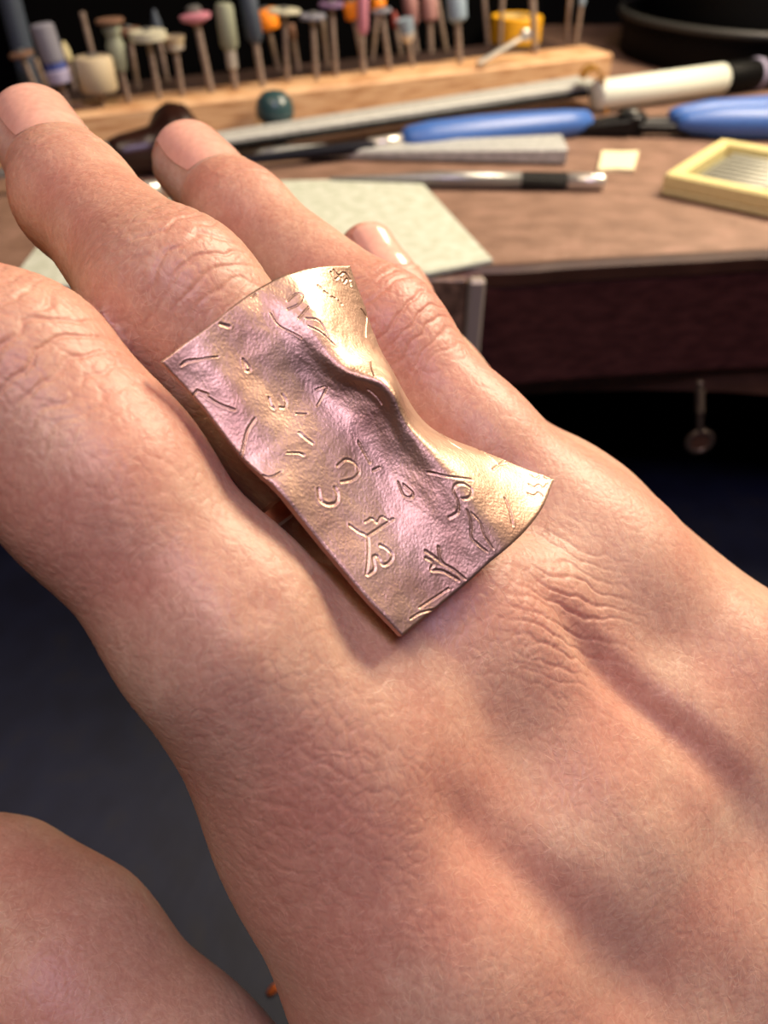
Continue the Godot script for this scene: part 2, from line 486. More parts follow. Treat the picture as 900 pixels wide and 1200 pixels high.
	part("rivet", rod(0.0028, 0.0012, 0.0003), M.steel, t, Transform3D(Basis(), Vector3(0.0235, 0.0065, -0.003)))
	for s2: Array in [[0.007, 0.20], [-0.010, -0.10]]:
		var along := Vector3(1, 0, s2[1] * 0.5).normalized()
		var arm := part("arm", tapered_bar(0.026, 0.006, 0.007, 0.005, 0.005, 0.001), M.dark_steel, t, lying(Vector3(0.026, -0.002, s2[0] * 0.5), along))
		part("grip", handle_shape([Vector2(0.0, 0.0), Vector2(0.0006, 0.004), Vector2(0.006, 0.0058), Vector2(0.022, 0.0086), Vector2(0.06, 0.0098), Vector2(0.11, 0.0085), Vector2(0.125, 0.004), Vector2(0.127, 0.0)], 0.9), M.blue, arm, Transform3D(Basis(), Vector3(0.019, 0.0055, 0)))

	# graver with a mushroom handle of dark wood, its ferrule to the left
	a = on(112, 186, 10.0) ; e = on(232, 168, 10.0)
	t = thing("graver", "graver with a dark mushroom-shaped wooden handle behind the ring finger", "graver", a)
	t.transform = lying(a, e - a)
	l = (e - a).length()
	part("handle", handle_shape([Vector2(0.006, 0.0), Vector2(0.006, 0.0065), Vector2(0.012, 0.0085), Vector2(l * 0.42, 0.0095), Vector2(l * 0.56, 0.0105), Vector2(l * 0.66, 0.0165), Vector2(l * 0.78, 0.0192), Vector2(l * 0.92, 0.0176), Vector2(l * 1.02, 0.010), Vector2(l * 1.05, 0.0)], 1.0), M.dark_wood, t)
	part("ferrule", handle_shape([Vector2(-0.006, 0.0), Vector2(-0.006, 0.0058), Vector2(0.0065, 0.0066), Vector2(0.0065, 0.0)], 1.0), M.steel, t)
	part("blade", tapered_bar(0.07, 0.003, 0.004, 0.003, 0.004, 0.0004), M.steel, t, Transform3D(Basis(), Vector3(-0.075, -0.002, 0)))

	# white and black handpiece behind
	a = on(698, 112, 9.0) ; e = on(846, 92, 9.0)
	t = thing("handpiece", "white cylindrical handpiece with a black grip lying in front of the black canister", "handpiece", a)
	t.transform = lying(a, e - a)
	l = (e - a).length()
	part("barrel", handle_shape([Vector2(0.0, 0.0), Vector2(0.0, 0.0068), Vector2(0.0012, 0.0080), Vector2(l - 0.001, 0.0086), Vector2(l, 0.0076), Vector2(l, 0.0)], 1.0, 32), M.white, t)
	part("grip", handle_shape([Vector2(l, 0.0), Vector2(l, 0.0072), Vector2(l + 0.002, 0.0088), Vector2(l + 0.05, 0.0088), Vector2(l + 0.052, 0.0078), Vector2(l + 0.07, 0.0078), Vector2(l + 0.07, 0.0)], 1.0, 32), M.black, t)
	part("collar", handle_shape([Vector2(l + 0.027, 0.0), Vector2(l + 0.027, 0.0092), Vector2(l + 0.03, 0.0092), Vector2(l + 0.03, 0.0)], 1.0, 32), M.lilac, t)

	# bent brass strip standing at the end of the flat file
	a = on(700, 131)
	t = thing("brass_strip", "bent brass strip standing upright at the right end of the flat file", "brass strip", a)
	var st2 := begin()
	st2.set_smooth_group(-1)
	var prof := [Vector2(0.004, 0.0), Vector2(0.0035, 0.006), Vector2(0.0005, 0.014), Vector2(-0.001, 0.019), Vector2(-0.004, 0.0225), Vector2(-0.0075, 0.0235), Vector2(-0.0105, 0.0215), Vector2(-0.0125, 0.018)]
	for k in prof.size() - 1:
		var p: Vector2 = prof[k]
		var q: Vector2 = prof[k + 1]
		var nn := Vector2((q - p).y, -(q - p).x).normalized() * 0.0007
		var w := 0.0055
		for z: float in [-1.0, 1.0]:
			quad(st2, Vector3(p.x - nn.x, p.y - nn.y, z * w), Vector3(q.x - nn.x, q.y - nn.y, z * w), Vector3(q.x + nn.x, q.y + nn.y, z * w), Vector3(p.x + nn.x, p.y + nn.y, z * w), Vector3(0, 0, z))
		for z: float in [-1.0, 1.0]:
			quad(st2, Vector3(p.x + z * nn.x, p.y + z * nn.y, -w), Vector3(q.x + z * nn.x, q.y + z * nn.y, -w), Vector3(q.x + z * nn.x, q.y + z * nn.y, w), Vector3(p.x + z * nn.x, p.y + z * nn.y, w), Vector3(nn.x * z, nn.y * z, 0))
	part("strip", done(st2), M.brass, t)

	# teal glass dome
	a = on(325, 166)
	t = thing("glass_bead", "dark teal glass dome behind the flat file against the wooden block", "bead", a)
	part("dome", lathe([Vector2(0, 0.011), Vector2(0.0085, 0.011), Vector2(0.0098, 0.013), Vector2(0.0098, 0.0165), Vector2(0.0085, 0.0205), Vector2(0.0055, 0.0235), Vector2(0, 0.0248)], 28), M.teal, t)
	part("stem", rod(0.0065, 0.0112, 0.0006, 20), M.dark_steel, t)

	# little scrap of cream card
	a = on(700, 203) ; e = on(742, 203) ; var d := on(748, 181) ; var g := on(705, 181)
	var poly := PackedVector2Array([Vector2(a.x, a.z), Vector2((a.x + e.x) / 2, (a.z + e.z) / 2 - 0.0012), Vector2(e.x, e.z), Vector2(d.x, d.z), Vector2((g.x + d.x) / 2, (g.z + d.z) / 2 + 0.001), Vector2(g.x, g.z)])
	tag(part("card_scrap", extruded(poly, 0.0016, 0.0003), M.cream, self, Transform3D(Basis(), Vector3(0, BENCH + 0.0002, 0))), "small cream scrap of card beside the end of the scriber", "scrap")

	# clear glass tube under the ring finger
	a = on(135, 226, 3.5) ; e = on(190, 221, 3.5)
	t = thing("glass_tube", "short clear glass tube with a steel cap between the middle and ring fingers", "tube", a)
	t.transform = lying(a, e - a)
	l = (e - a).length()
	part("tube", handle_shape([Vector2(0, 0.0), Vector2(0, 0.003), Vector2(0.001, 0.0035), Vector2(l, 0.0035), Vector2(l, 0.0)], 1.0), M.glass, t)
	part("cap", handle_shape([Vector2(l * 0.45, 0.0), Vector2(l * 0.45, 0.0031), Vector2(l * 0.95, 0.0031), Vector2(l * 0.95, 0.0)], 1.0), M.bright, t)

	# flat yellow box of needle drills
	a = on(773, 229) ; e = on(924, 262) ; d = on(860, 190)
	t = thing("drill_box", "shallow open yellow box holding a row of thin steel drills", "box", a)
	var ex := (e - a).normalized()
	var ez := (d - a - ex * (d - a).dot(ex)).normalized()
	t.transform = Transform3D(Basis(ex, Vector3.UP, -ez) if ex.cross(Vector3.UP).dot(-ez) > 0.0 else Basis(ex, Vector3.UP, ez), a)
	var inz := 1.0 if t.basis.z.dot(ez) > 0.0 else -1.0
	var bw := (e - a).length()
	var bd := (d - a).dot(ez)
	part("base", slab(Vector3(bw, 0.003, bd), 0.0008), M.yellow_box, t, Transform3D(Basis(), Vector3(bw / 2, 0.0017, inz * bd / 2)))
	part("lining", slab(Vector3(bw - 0.012, 0.0006, bd - 0.012), 0.0002), M.box_floor, t, Transform3D(Basis(), Vector3(bw / 2, 0.0034, inz * bd / 2)))
	for z: float in [0.003, bd - 0.003]:
		part("long_wall", slab(Vector3(bw, 0.0068, 0.006), 0.0009), M.yellow_box, t, Transform3D(Basis(), Vector3(bw / 2, 0.0062, inz * z)))
	for x: float in [0.003, bw - 0.003]:
		part("end_wall", slab(Vector3(0.006, 0.0068, bd - 0.012), 0.0009), M.yellow_box, t, Transform3D(Basis(), Vector3(x, 0.0062, inz * bd / 2)))
	var bits := 9
	for k in bits:
		var z := inz * (0.010 + (bd - 0.020) * k / (bits - 1.0))
		var o := thing("needle_drill", "", "drill", Vector3.ZERO, "steel drills lying in the yellow box")
		o.set_meta("label", DRILLS[k])
		o.transform = t.transform * Transform3D(Basis(), Vector3(0.010, 0.0052, z))
		part("shank", handle_shape([Vector2(0, 0.0), Vector2(0, 0.0012), Vector2(0.0005, 0.0014), Vector2(bw * 0.5, 0.0014), Vector2(bw * 0.52, 0.0009), Vector2(bw - 0.024, 0.0008), Vector2(bw - 0.021, 0.0)], 1.0, 10), M.drill, o)

	# black canister behind on the right
	a = on(855, 126)
	var near := across(855, 70, a.z)
	t = thing("canister", "large round black canister with a raised rim at the back of the bench", "canister", Vector3(0.272, BENCH, -0.672))
	part("body", lathe([Vector2(0, 0), Vector2(0.093, 0), Vector2(0.095, 0.002), Vector2(0.096, 0.021), Vector2(0.099, 0.023), Vector2(0.099, 0.026), Vector2(0.097, 0.028), Vector2(0.089, 0.028), Vector2(0.087, 0.026), Vector2(0.086, 0.012), Vector2(0, 0.012)], 64), M.black, t)
	part("rim", ring_mesh(0.0975, 0.0026, 72), M.rim_grey, t, Transform3D(Basis(), Vector3(0, 0.0265, 0)))
	part("inner_cup", lathe([Vector2(0, 0.0125), Vector2(0.076, 0.0125), Vector2(0.078, 0.014), Vector2(0.078, 0.135), Vector2(0.074, 0.138), Vector2(0, 0.138)], 64), M.black, t)

	# ring pull hanging under the bench edge
	a = across(820, 447, -0.290)
	var rc := across(820, 517, -0.290)
	t = thing("hanging_ring", "round metal eyelet hanging on a thin rod below the bench edge", "ring pull", a)
	var drop := (rc - a).length()
	t.transform = standing(a, a - rc)
	part("rod", rod(0.0015, drop - 0.0050, 0.0004), M.pull, t, Transform3D(Basis(), Vector3(0, -drop + 0.0050, 0)))
	for k in 5:
		part("bead", ring_mesh(0.0016, 0.0005, 14, 6), M.pull, t, Transform3D(Basis(), Vector3(0, -0.004 - 0.0026 * k, 0)))
	part("eyelet", ring_mesh(0.0052, 0.0013, 32, 10), M.pull, t, Transform3D(Basis(Vector3.RIGHT, Vector3.BACK, Vector3.DOWN), Vector3(0, -drop, 0)))
	part("disc", rod(0.0045, 0.0012, 0.0002, 28), M.rail, t, Transform3D(Basis(Vector3.RIGHT, Vector3.BACK, Vector3.DOWN), Vector3(0, -drop, -0.0006)))

	# copper chip in the catch tray
	a = on(318, 1166, -160.0)
	t = thing("copper_chip", "tiny bright copper chip lying in the dark catch tray", "chip", a)
	part("curl", tapered_bar(0.0036, 0.0018, 0.0024, 0.0006, 0.0010, 0.0002, 0.3), M.copper, t, Transform3D(Basis(Vector3.UP, 0.7), Vector3(-0.001, 0.0002, 0)))

# ---------------------------------------------------------------- the block of burs
func build_block() -> void:
	var fl := Vector3(-0.1475, BENCH, -0.4144)
	var fr := Vector3(0.144, BENCH, -0.5643)
	var t := thing("bur_block", "long pale wooden block standing on the bench full of upright polishing points", "bur block", fl)
	t.transform = lying(fl, fr - fl)
	var L := (fr - fl).length()
	var back := -1.0 if t.basis.z.z > 0.0 else 1.0
	part("block", slab(Vector3(L + 0.05, 0.0198, 0.030), 0.0016), M.block, t, Transform3D(Basis(), Vector3(L / 2 - 0.025, 0.0101, back * 0.015)))
	part("back_strip", slab(Vector3(L + 0.04, 0.0190, 0.0340), 0.0012), M.block_back, t, Transform3D(Basis(), Vector3(L / 2 - 0.030, 0.0097, back * 0.0475)))
	var rows := [
		# base x, y; top x, y; shape; head length and radius in mm; head material; label
		[45, 112, 24, 61, "disc", 2.2, 6.0, "brown", "thin bur with a flat brown disc, leftmost in the wooden block"],
		[60, 118, 41, 68, "plain", 0, 0, "grey", "bare grey shank between the brown disc and the tall grey cylinder"],
		[82, 128, 48, 28, "capped", 24, 5.4, "grey", "tall grey rubber cylinder with a blue band near the middle fingertip"],
		[88, 106, 74, 48, "cone", 9, 2.6, "ivory", "small yellowish cone behind the tall grey cylinder"],
		[121, 124, 108, 66, "drum", 15, 9.0, "bristle", "thick cream bristle drum right of the tall grey cylinder"],
		[118, 100, 96, 14, "plain", 0, 0, "grey", "bare grey mandrel standing tall behind the cream bristle drum"],
		[151, 120, 128, 22, "tiered", 22, 5.0, "sage", "grey-green tiered point right of the cream bristle drum"],
		[162, 104, 150, 33, "disc", 3.0, 6.5, "brown", "brown wheel partly behind the pale stone wheel"],
		[187, 116, 172, 36, "disc", 4.0, 9.0, "stone", "pale greenish stone wheel left of the slate cone"],
		[196, 96, 180, 10, "cone", 12, 2.8, "slate", "dark slate cone with a pointed tip behind the pale stone wheel"],
		[214, 112, 203, 42, "cup", 7, 5.6, "bristle", "small whitish brush cup beside the pale stone wheel"],
		[248, 108, 226, 6, "knob", 8, 5.0, "pink", "wide shank topped by a dusty pink wheel"],
		[276, 104, 262, 4, "long", 21, 4.6, "sage", "sage green cylinder with a bright steel collar"],
		[308, 101, 290, -8, "long", 22, 4.4, "slate", "long dark slate cylinder left of the orange wheel"],
		[327, 84, 309, 11, "drum", 9.5, 6.6, "orange", "bright orange drum left of the wide pale disc"],
		[337, 95, 333, 11, "disc", 1.6, 8.6, "stone", "wide thin pale disc on a slender shank right of the orange drum"],
		[350, 84, 341, 28, "long", 8, 2.0, "brown", "short brown point hidden behind the wide pale disc"],
		[371, 94, 366, 17, "disc", 2.0, 7.0, "grey", "flat grey disc right of the wide pale disc"],
		[384, 80, 378, 24, "plain", 0, 0, "brown", "short brown shank between the grey disc and the purple disc"],
		[394, 89, 388, 3, "disc", 2.2, 6.8, "purple", "dull purple disc standing between two grey discs"],
		[428, 84, 411, 2, "drum", 8.0, 4.6, "orange", "orange drum left of its twin near the middle of the block"],
		[436, 72, 444, -2, "drum", 6.5, 4.0, "orange", "smaller orange drum above the second grey disc"],
		[425, 86, 425, -10, "long", 20, 3.0, "pink", "thin pink point standing between the two orange drums"],
		[457, 82, 447, 11, "disc", 1.8, 5.4, "grey", "small grey disc below the smaller orange drum"],
		[470, 66, 461, 12, "cone", 9, 3.0, "red", "dark red point left of the rosy brush"],
		[484, 78, 474, 22, "cup", 12, 5.2, "pale_blue", "pale blue-grey brush with a cream tip in front of the rosy brush"],
		[488, 62, 479, -8, "long", 17, 4.6, "rose", "rosy brown brush behind the pale blue-grey one"],
		[505, 62, 503, -4, "long", 13, 4.6, "rose", "dusty rose cylinder left of the pale blue cylinder"],
		[523, 60, 512, -2, "plain", 0, 0, "brown", "bare brownish shank leaning beside the dusty rose cylinder"],
		[539, 74, 534, -12, "long", 16, 5.6, "pale_blue", "thick pale blue cylinder left of the yellow tape roll"],
		[572, 54, 566, -20, "plain", 0, 0, "grey", "bare shank at the left end of the yellow tape roll"],
		[586, 56, 590, -22, "plain", 0, 0, "grey", "bare shank in front of the yellow tape roll"],
		[627, 62, 623, -24, "thick", 0, 0, "brown", "thick brownish shank right of the bright rivet lever"],
		[664, 50, 670, -26, "plain", 0, 0, "brown", "dim shank, second from the right end of the block"],
		[675, 52, 683, -6, "long", 6, 2.0, "pale_blue", "thin shank with a small pale tip, last at the right end"],
	]
	for r: Array in rows:
		var base := on(r[0], r[1], 20.3)
		var tip := across(r[2], r[3], base.z)
		var o := thing("polishing_bur", r[8], "bur", base, "burs standing in the wooden block")
		var dir := tip - base
		o.transform = standing(base, dir)
		var H := dir.length()
		var hl: float = r[5] * 0.001
		var hr: float = r[6] * 0.001
		var hm: Material = M[r[7]]
		var sr := 0.0020 if r[4] == "thick" else 0.00135
		if r[4] == "knob" or r[4] == "long" and hr > 0.004:
			sr = 0.0017
		part("shank", rod(sr, H - hl * 0.5, 0.0003, 12), M.shank, o)
		match r[4]:
			"disc":
				part("disc", rod(hr, hl, 0.0004, 28), hm, o, Transform3D(Basis(), Vector3(0, H - hl, 0)))
				part("screw", rod(0.0020, 0.0012, 0.0003, 12), M.steel, o, Transform3D(Basis(), Vector3(0, H, 0)))
			"capped":
				part("cylinder", rod(hr, hl * 0.66, 0.0008, 24), hm, o, Transform3D(Basis(), Vector3(0, H - hl * 0.66, 0)))
				part("band", rod(hr * 0.95, hl * 0.12, 0.0003, 24), M.band_blue, o, Transform3D(Basis(), Vector3(0, H - hl * 0.78, 0)))
				part("collar", rod(hr * 1.06, hl * 0.24, 0.0006, 24), M.lilac, o, Transform3D(Basis(), Vector3(0, H - hl * 1.02, 0)))
			"cone":
				part("cone", lathe([Vector2(0, 0), Vector2(hr * 0.8, 0), Vector2(hr, hl * 0.12), Vector2(hr * 0.86, hl * 0.5), Vector2(hr * 0.3, hl * 0.95), Vector2(0, hl)], 20), hm, o, Transform3D(Basis(), Vector3(0, H - hl, 0)))
			"drum":
				part("drum", lathe([Vector2(0, 0), Vector2(hr * 0.9, 0), Vector2(hr, hl * 0.08), Vector2(hr, hl * 0.92), Vector2(hr * 0.9, hl), Vector2(0, hl)], 26), hm, o, Transform3D(Basis(), Vector3(0, H - hl, 0)))
				part("washer", rod(0.0026, 0.0010, 0.0002, 14), M.steel, o, Transform3D(Basis(), Vector3(0, H, 0)))
			"tiered":
				part("point", lathe([Vector2(0, 0), Vector2(hr * 0.5, 0), Vector2(hr * 0.75, hl * 0.2), Vector2(hr * 0.9, hl * 0.5), Vector2(hr * 0.7, hl * 0.58), Vector2(hr * 0.66, hl * 0.7), Vector2(hr * 0.9, hl * 0.78), Vector2(hr * 0.8, hl * 0.9), Vector2(0, hl * 0.92)], 24), hm, o, Transform3D(Basis(), Vector3(0, H - hl, 0)))
				part("plate", rod(hr * 1.3, hl * 0.08, 0.0003, 24), M.brown, o, Transform3D(Basis(), Vector3(0, H - hl * 0.08, 0)))
			"cup":
				part("bristles", lathe([Vector2(0, hl * 0.3), Vector2(hr * 0.7, hl * 0.3), Vector2(hr, hl), Vector2(hr * 0.5, hl * 0.94), Vector2(0, hl * 0.9)], 22), hm, o, Transform3D(Basis(), Vector3(0, H - hl, 0)))
				part("cup", lathe([Vector2(0, 0), Vector2(hr * 0.4, 0), Vector2(hr * 0.78, hl * 0.2), Vector2(hr * 0.8, hl * 0.42), Vector2(0, hl * 0.42)], 22), M.bright, o, Transform3D(Basis(), Vector3(0, H - hl, 0)))
			"knob":
				part("wheel", lathe([Vector2(0, 0), Vector2(hr * 0.5, 0), Vector2(hr * 1.5, hl * 0.28), Vector2(hr * 1.55, hl * 0.5), Vector2(hr * 0.8, hl * 0.62), Vector2(0, hl * 0.64)], 24), hm, o, Transform3D(Basis(), Vector3(0, H - hl, 0)))
				part("screw", lathe([Vector2(0, 0), Vector2(hr * 0.7, 0), Vector2(hr * 0.75, hl * 0.25), Vector2(hr * 0.5, hl * 0.36), Vector2(0, hl * 0.38)], 16), M.steel, o, Transform3D(Basis(), Vector3(0, H - hl * 0.38, 0)))
			"long":
				part("point", lathe([Vector2(0, 0), Vector2(hr * 0.55, 0), Vector2(hr, hl * 0.14), Vector2(hr, hl * 0.9), Vector2(hr * 0.8, hl), Vector2(0, hl)], 22), hm, o, Transform3D(Basis(), Vector3(0, H - hl, 0)))
				if r[7] == "sage":
					part("collar", rod(hr * 0.62, 0.010, 0.0006, 18), M.bright, o, Transform3D(Basis(), Vector3(0, H - hl - 0.008, 0)))

	# yellow tape roll lying behind the burs, and the small riveted lever in front of it
	var tp := on(607, 55, 19.8)
	var roll := thing("tape_roll", "yellow roll of tape lying among the burs near the right end of the block", "tape roll", tp)
	roll.position = tp + Vector3(0.0, 0.0, -0.017)
	part("tape", lathe([Vector2(0.0095, 0), Vector2(0.0160, 0), Vector2(0.0166, 0.0006), Vector2(0.0166, 0.0144), Vector2(0.0160, 0.015), Vector2(0.0095, 0.015), Vector2(0.0095, 0)], 40), M.tape, roll)
	part("core", lathe([Vector2(0.0082, 0), Vector2(0.0094, 0), Vector2(0.0094, 0.0148), Vector2(0.0082, 0.0148), Vector2(0.0082, 0)], 32), M.ivory, roll)
	var a := on(560, 75, 22.0)
	var e := across(616, 42, a.z - 0.012)
	var lv := thing("steel_lever", "small bright steel lever with a round rivet resting on the block", "lever", a)
	lv.transform = lying(a, e - a)
	var ll := (e - a).length()
	part("bar", tapered_bar(ll, 0.0045, 0.0035, 0.0022, 0.0022, 0.0008), M.bright, lv, Transform3D(Basis(), Vector3(0, -0.0010, 0)))
	part("rivet", rod(0.0032, 0.004, 0.0008, 20), M.bright, lv, Transform3D(Basis(Vector3.RIGHT, PI / 2), Vector3(ll, 0.0004, -0.002)))

	var bp := fl + t.basis.x * (L / 2 - 0.10) + t.basis.z * (back * 0.086) + Vector3.UP * 0.1205
	var panel := part("added_backboard", slab(Vector3(L + 0.20, 0.24, 0.012), 0.001), M.black_matt, self, Transform3D(t.basis, bp))  # added board, keeps the background behind the burs black
	tag(panel, "added matt black board darkening the background behind the row of burs", "board")

	# dim things behind the block
	var post := thing("dark_post", "dim blue-black upright rod behind the left end of the block", "rod", across(27, 60, -0.475) * Vector3(1, 0, 1) + Vector3.UP * BENCH)
	part("rod", rod(0.0055, 0.13, 0.001, 20), M.slate, post)
	part("base", rod(0.010, 0.006, 0.001, 28), M.black, post)

# ---------------------------------------------------------------- the hand
# A skeleton of tapered capsules joined by a smooth minimum, meshed as surface nets, then refined where it is seen and creased.
# Everything here is in millimetres about HAND_AT; the numbers of a joint are its pixel, its distance and its radius.
var hand_at := Vector3.ZERO
var ba := PackedVector3Array()
var bd := PackedVector3Array()
var bl := PackedFloat32Array()
var br := PackedFloat32Array()
var bs := PackedFloat32Array()
var bg := PackedInt32Array()
const PALM := 5

func hp(j: Array) -> Vector3:
	return (at(j[0], j[1], j[2]) - hand_at) * 1000.0

func bone(a: Vector3, ra: float, b: Vector3, rb: float, g: int) -> void:
	ba.append(a)
	bd.append(b - a)
	bl.append(1.0 / maxf((b - a).length_squared(), 1e-6))
	br.append(ra)
	bs.append(rb - ra)
	bg.append(g)

func chain(js: Array, g: int) -> void:
	for k in js.size() - 1:
		bone(hp(js[k]), js[k][3], hp(js[k + 1]), js[k + 1][3], g)

func smin(a: float, b: float, k: float) -> float:
	var h := maxf(k - absf(a - b), 0.0) / k
	return minf(a, b) - h * h * k * 0.25

func field(p: Vector3, list: PackedInt32Array) -> float:      # list keeps the bones in the order of their groups
	var total := 1e6
	var cur := 1e6
	var g := -1
	for i in list:
		var q := p - ba[i]
		var t := clampf(q.dot(bd[i]) * bl[i], 0.0, 1.0)
		var d := (q - bd[i] * t).length() - br[i] - bs[i] * t
		var gi := bg[i]
		if gi != g:
			if g >= 0:
				total = smin(total, cur, 1.2)
			g = gi
			cur = d
		else:
			var k := 9.0 if gi == PALM else 5.0
			var h := k - absf(cur - d)
			cur = minf(cur, d)
			if h > 0.0:
				cur -= h * h / k * 0.25
	return smin(total, cur, 7.0 if g == PALM else 1.2)

func all_bones() -> PackedInt32Array:
	return PackedInt32Array(range(ba.size()))

func near_bones(c: Vector3, reach: float, from: PackedInt32Array) -> PackedInt32Array:
	var ds := PackedFloat32Array()
	var least := 1e6
	for i in from:
		var q := c - ba[i]
		var t := clampf(q.dot(bd[i]) * bl[i], 0.0, 1.0)
		var d := (q - bd[i] * t).length() - br[i] - bs[i] * t
		ds.append(d)
		least = minf(least, d)
	var o := PackedInt32Array()
	for n in from.size():
		if ds[n] < least + reach * 2.0 + 9.0:
			o.append(from[n])
	return o

var verts := PackedVector3Array()
var faces := PackedInt32Array()

func surface_nets(cell: float) -> void:
	var lo := Vector3(1e6, 1e6, 1e6)
	var hi := -lo
	for i in ba.size():
		var r := Vector3.ONE * (maxf(br[i], br[i] + bs[i]) + 3.0)
		lo = lo.min(ba[i] - r).min(ba[i] + bd[i] - r)
		hi = hi.max(ba[i] + r).max(ba[i] + bd[i] + r)
	var n := Vector3i((hi - lo) / (cell * 8.0)) + Vector3i.ONE
	n = n * 8 + Vector3i.ONE
	var sy := n.x
	var sz := n.x * n.y
	var val := PackedFloat32Array()
	val.resize(n.x * n.y * n.z)
	val.fill(1e6)
	var every := all_bones()
	var cells := PackedInt32Array()
	for bz in range(0, n.z - 1, 8):
		for by in range(0, n.y - 1, 8):
			for bx in range(0, n.x - 1, 8):
				var c := lo + Vector3(bx + 4, by + 4, bz + 4) * cell
				if absf(field(c, every)) > cell * 9.6:
					continue
				var l8 := near_bones(c, cell * 7.0, every)
				for oz: int in [0, 4]:
					for oy: int in [0, 4]:
						for ox: int in [0, 4]:
							var c4 := lo + Vector3(bx + ox + 2, by + oy + 2, bz + oz + 2) * cell
							if absf(field(c4, l8)) > cell * 5.4:
								continue
							var l4 := near_bones(c4, cell * 3.5, l8)
							for z in range(bz + oz, bz + oz + 4):
								for y in range(by + oy, by + oy + 4):
									var at_: int = bx + ox + y * sy + z * sz
									for x in 4:
										val[at_ + x] = field(lo + Vector3(bx + ox + x, y, z) * cell, l4)
										cells.append(at_ + x)
	var which := PackedInt32Array()
	which.resize(val.size())
	which.fill(-1)
	var corner := PackedInt32Array([0, 1, sy, sy + 1, sz, sz + 1, sz + sy, sz + sy + 1])
	var offs := [Vector3(0, 0, 0), Vector3(1, 0, 0), Vector3(0, 1, 0), Vector3(1, 1, 0), Vector3(0, 0, 1), Vector3(1, 0, 1), Vector3(0, 1, 1), Vector3(1, 1, 1)]
	var ea := PackedInt32Array([0, 2, 4, 6, 0, 1, 4, 5, 0, 1, 2, 3])
	var eb := PackedInt32Array([1, 3, 5, 7, 2, 3, 6, 7, 4, 5, 6, 7])
	var used := PackedInt32Array()
	for ci in cells:
		if ci + sz + sy + 1 >= val.size():
			continue
		var inside := 0
		var ok := true
		for k in 8:
			var v := val[ci + corner[k]]
			if v < 0.0:
				inside += 1
			elif v > 1e5:
				ok = false
				break
		if not ok or inside == 0 or inside == 8:
			continue
		var sum := Vector3.ZERO
		var cnt := 0
		for k in 12:
			var va := val[ci + corner[ea[k]]]
			var vb := val[ci + corner[eb[k]]]
			if (va < 0.0) != (vb < 0.0):
				var t := va / (va - vb)
				sum += (offs[ea[k]] as Vector3).lerp(offs[eb[k]], t)
				cnt += 1
		var iz := ci / sz
		var iy := (ci - iz * sz) / sy
		var ix := ci - iz * sz - iy * sy
		which[ci] = verts.size()
		verts.append(lo + (Vector3(ix, iy, iz) + sum / cnt) * cell)
		used.append(ci)
	var step := PackedInt32Array([1, sy, sz])
	for ci in used:
		for axis in 3:
			var v0 := val[ci]
			var v1 := val[ci + step[axis]]
			if (v0 < 0.0) == (v1 < 0.0):
				continue
			var u := step[(axis + 1) % 3]
			var v := step[(axis + 2) % 3]
			var a := which[ci]
			var b := which[ci - u]
			var c := which[ci - u - v]
			var d := which[ci - v]
			if a < 0 or b < 0 or c < 0 or d < 0:
				continue
			if v0 < 0.0:
				faces.append_array([a, c, b, a, d, c])
			else:
				faces.append_array([a, b, c, a, c, d])

func relax(times: int) -> void:
	for round in times:
		var sum := PackedVector3Array()
		sum.resize(verts.size())
		var cnt := PackedInt32Array()
		cnt.resize(verts.size())
		for k in range(0, faces.size(), 3):
			var a := faces[k]
			var b := faces[k + 1]
			var c := faces[k + 2]
			sum[a] += verts[b] + verts[c]
			sum[b] += verts[a] + verts[c]
			sum[c] += verts[b] + verts[a]
			cnt[a] += 2
			cnt[b] += 2
			cnt[c] += 2
		for k in verts.size():
			if cnt[k] > 0:
				verts[k] = verts[k].lerp(sum[k] / cnt[k], 0.6)

func face_normals() -> PackedVector3Array:
	var o := PackedVector3Array()
	o.resize(verts.size())
	for k in range(0, faces.size(), 3):
		var a := faces[k]
		var b := faces[k + 1]
		var c := faces[k + 2]
		var n := (verts[c] - verts[a]).cross(verts[b] - verts[a])
		o[a] += n
		o[b] += n
		o[c] += n
	for k in o.size():
		o[k] = o[k].normalized()
	return o

func seen_weight(p: Vector3, n: Vector3) -> float:      # how far a spot of skin may be seen from near the photograph's place
	var w := hand_at + p * 0.001 - EYE
	var d := -w.dot(CAM_BACK)
	if d < 0.02:
		return 0.0
	var x := w.x / d * FOCAL
	var y := w.dot(CAM_UP) / d * FOCAL
	var inside := clampf((530.0 - absf(x)) / 50.0, 0.0, 1.0) * clampf((690.0 - absf(y)) / 50.0, 0.0, 1.0)
	return inside * smoothstep(-0.35, -0.1, n.dot(-w.normalized()))

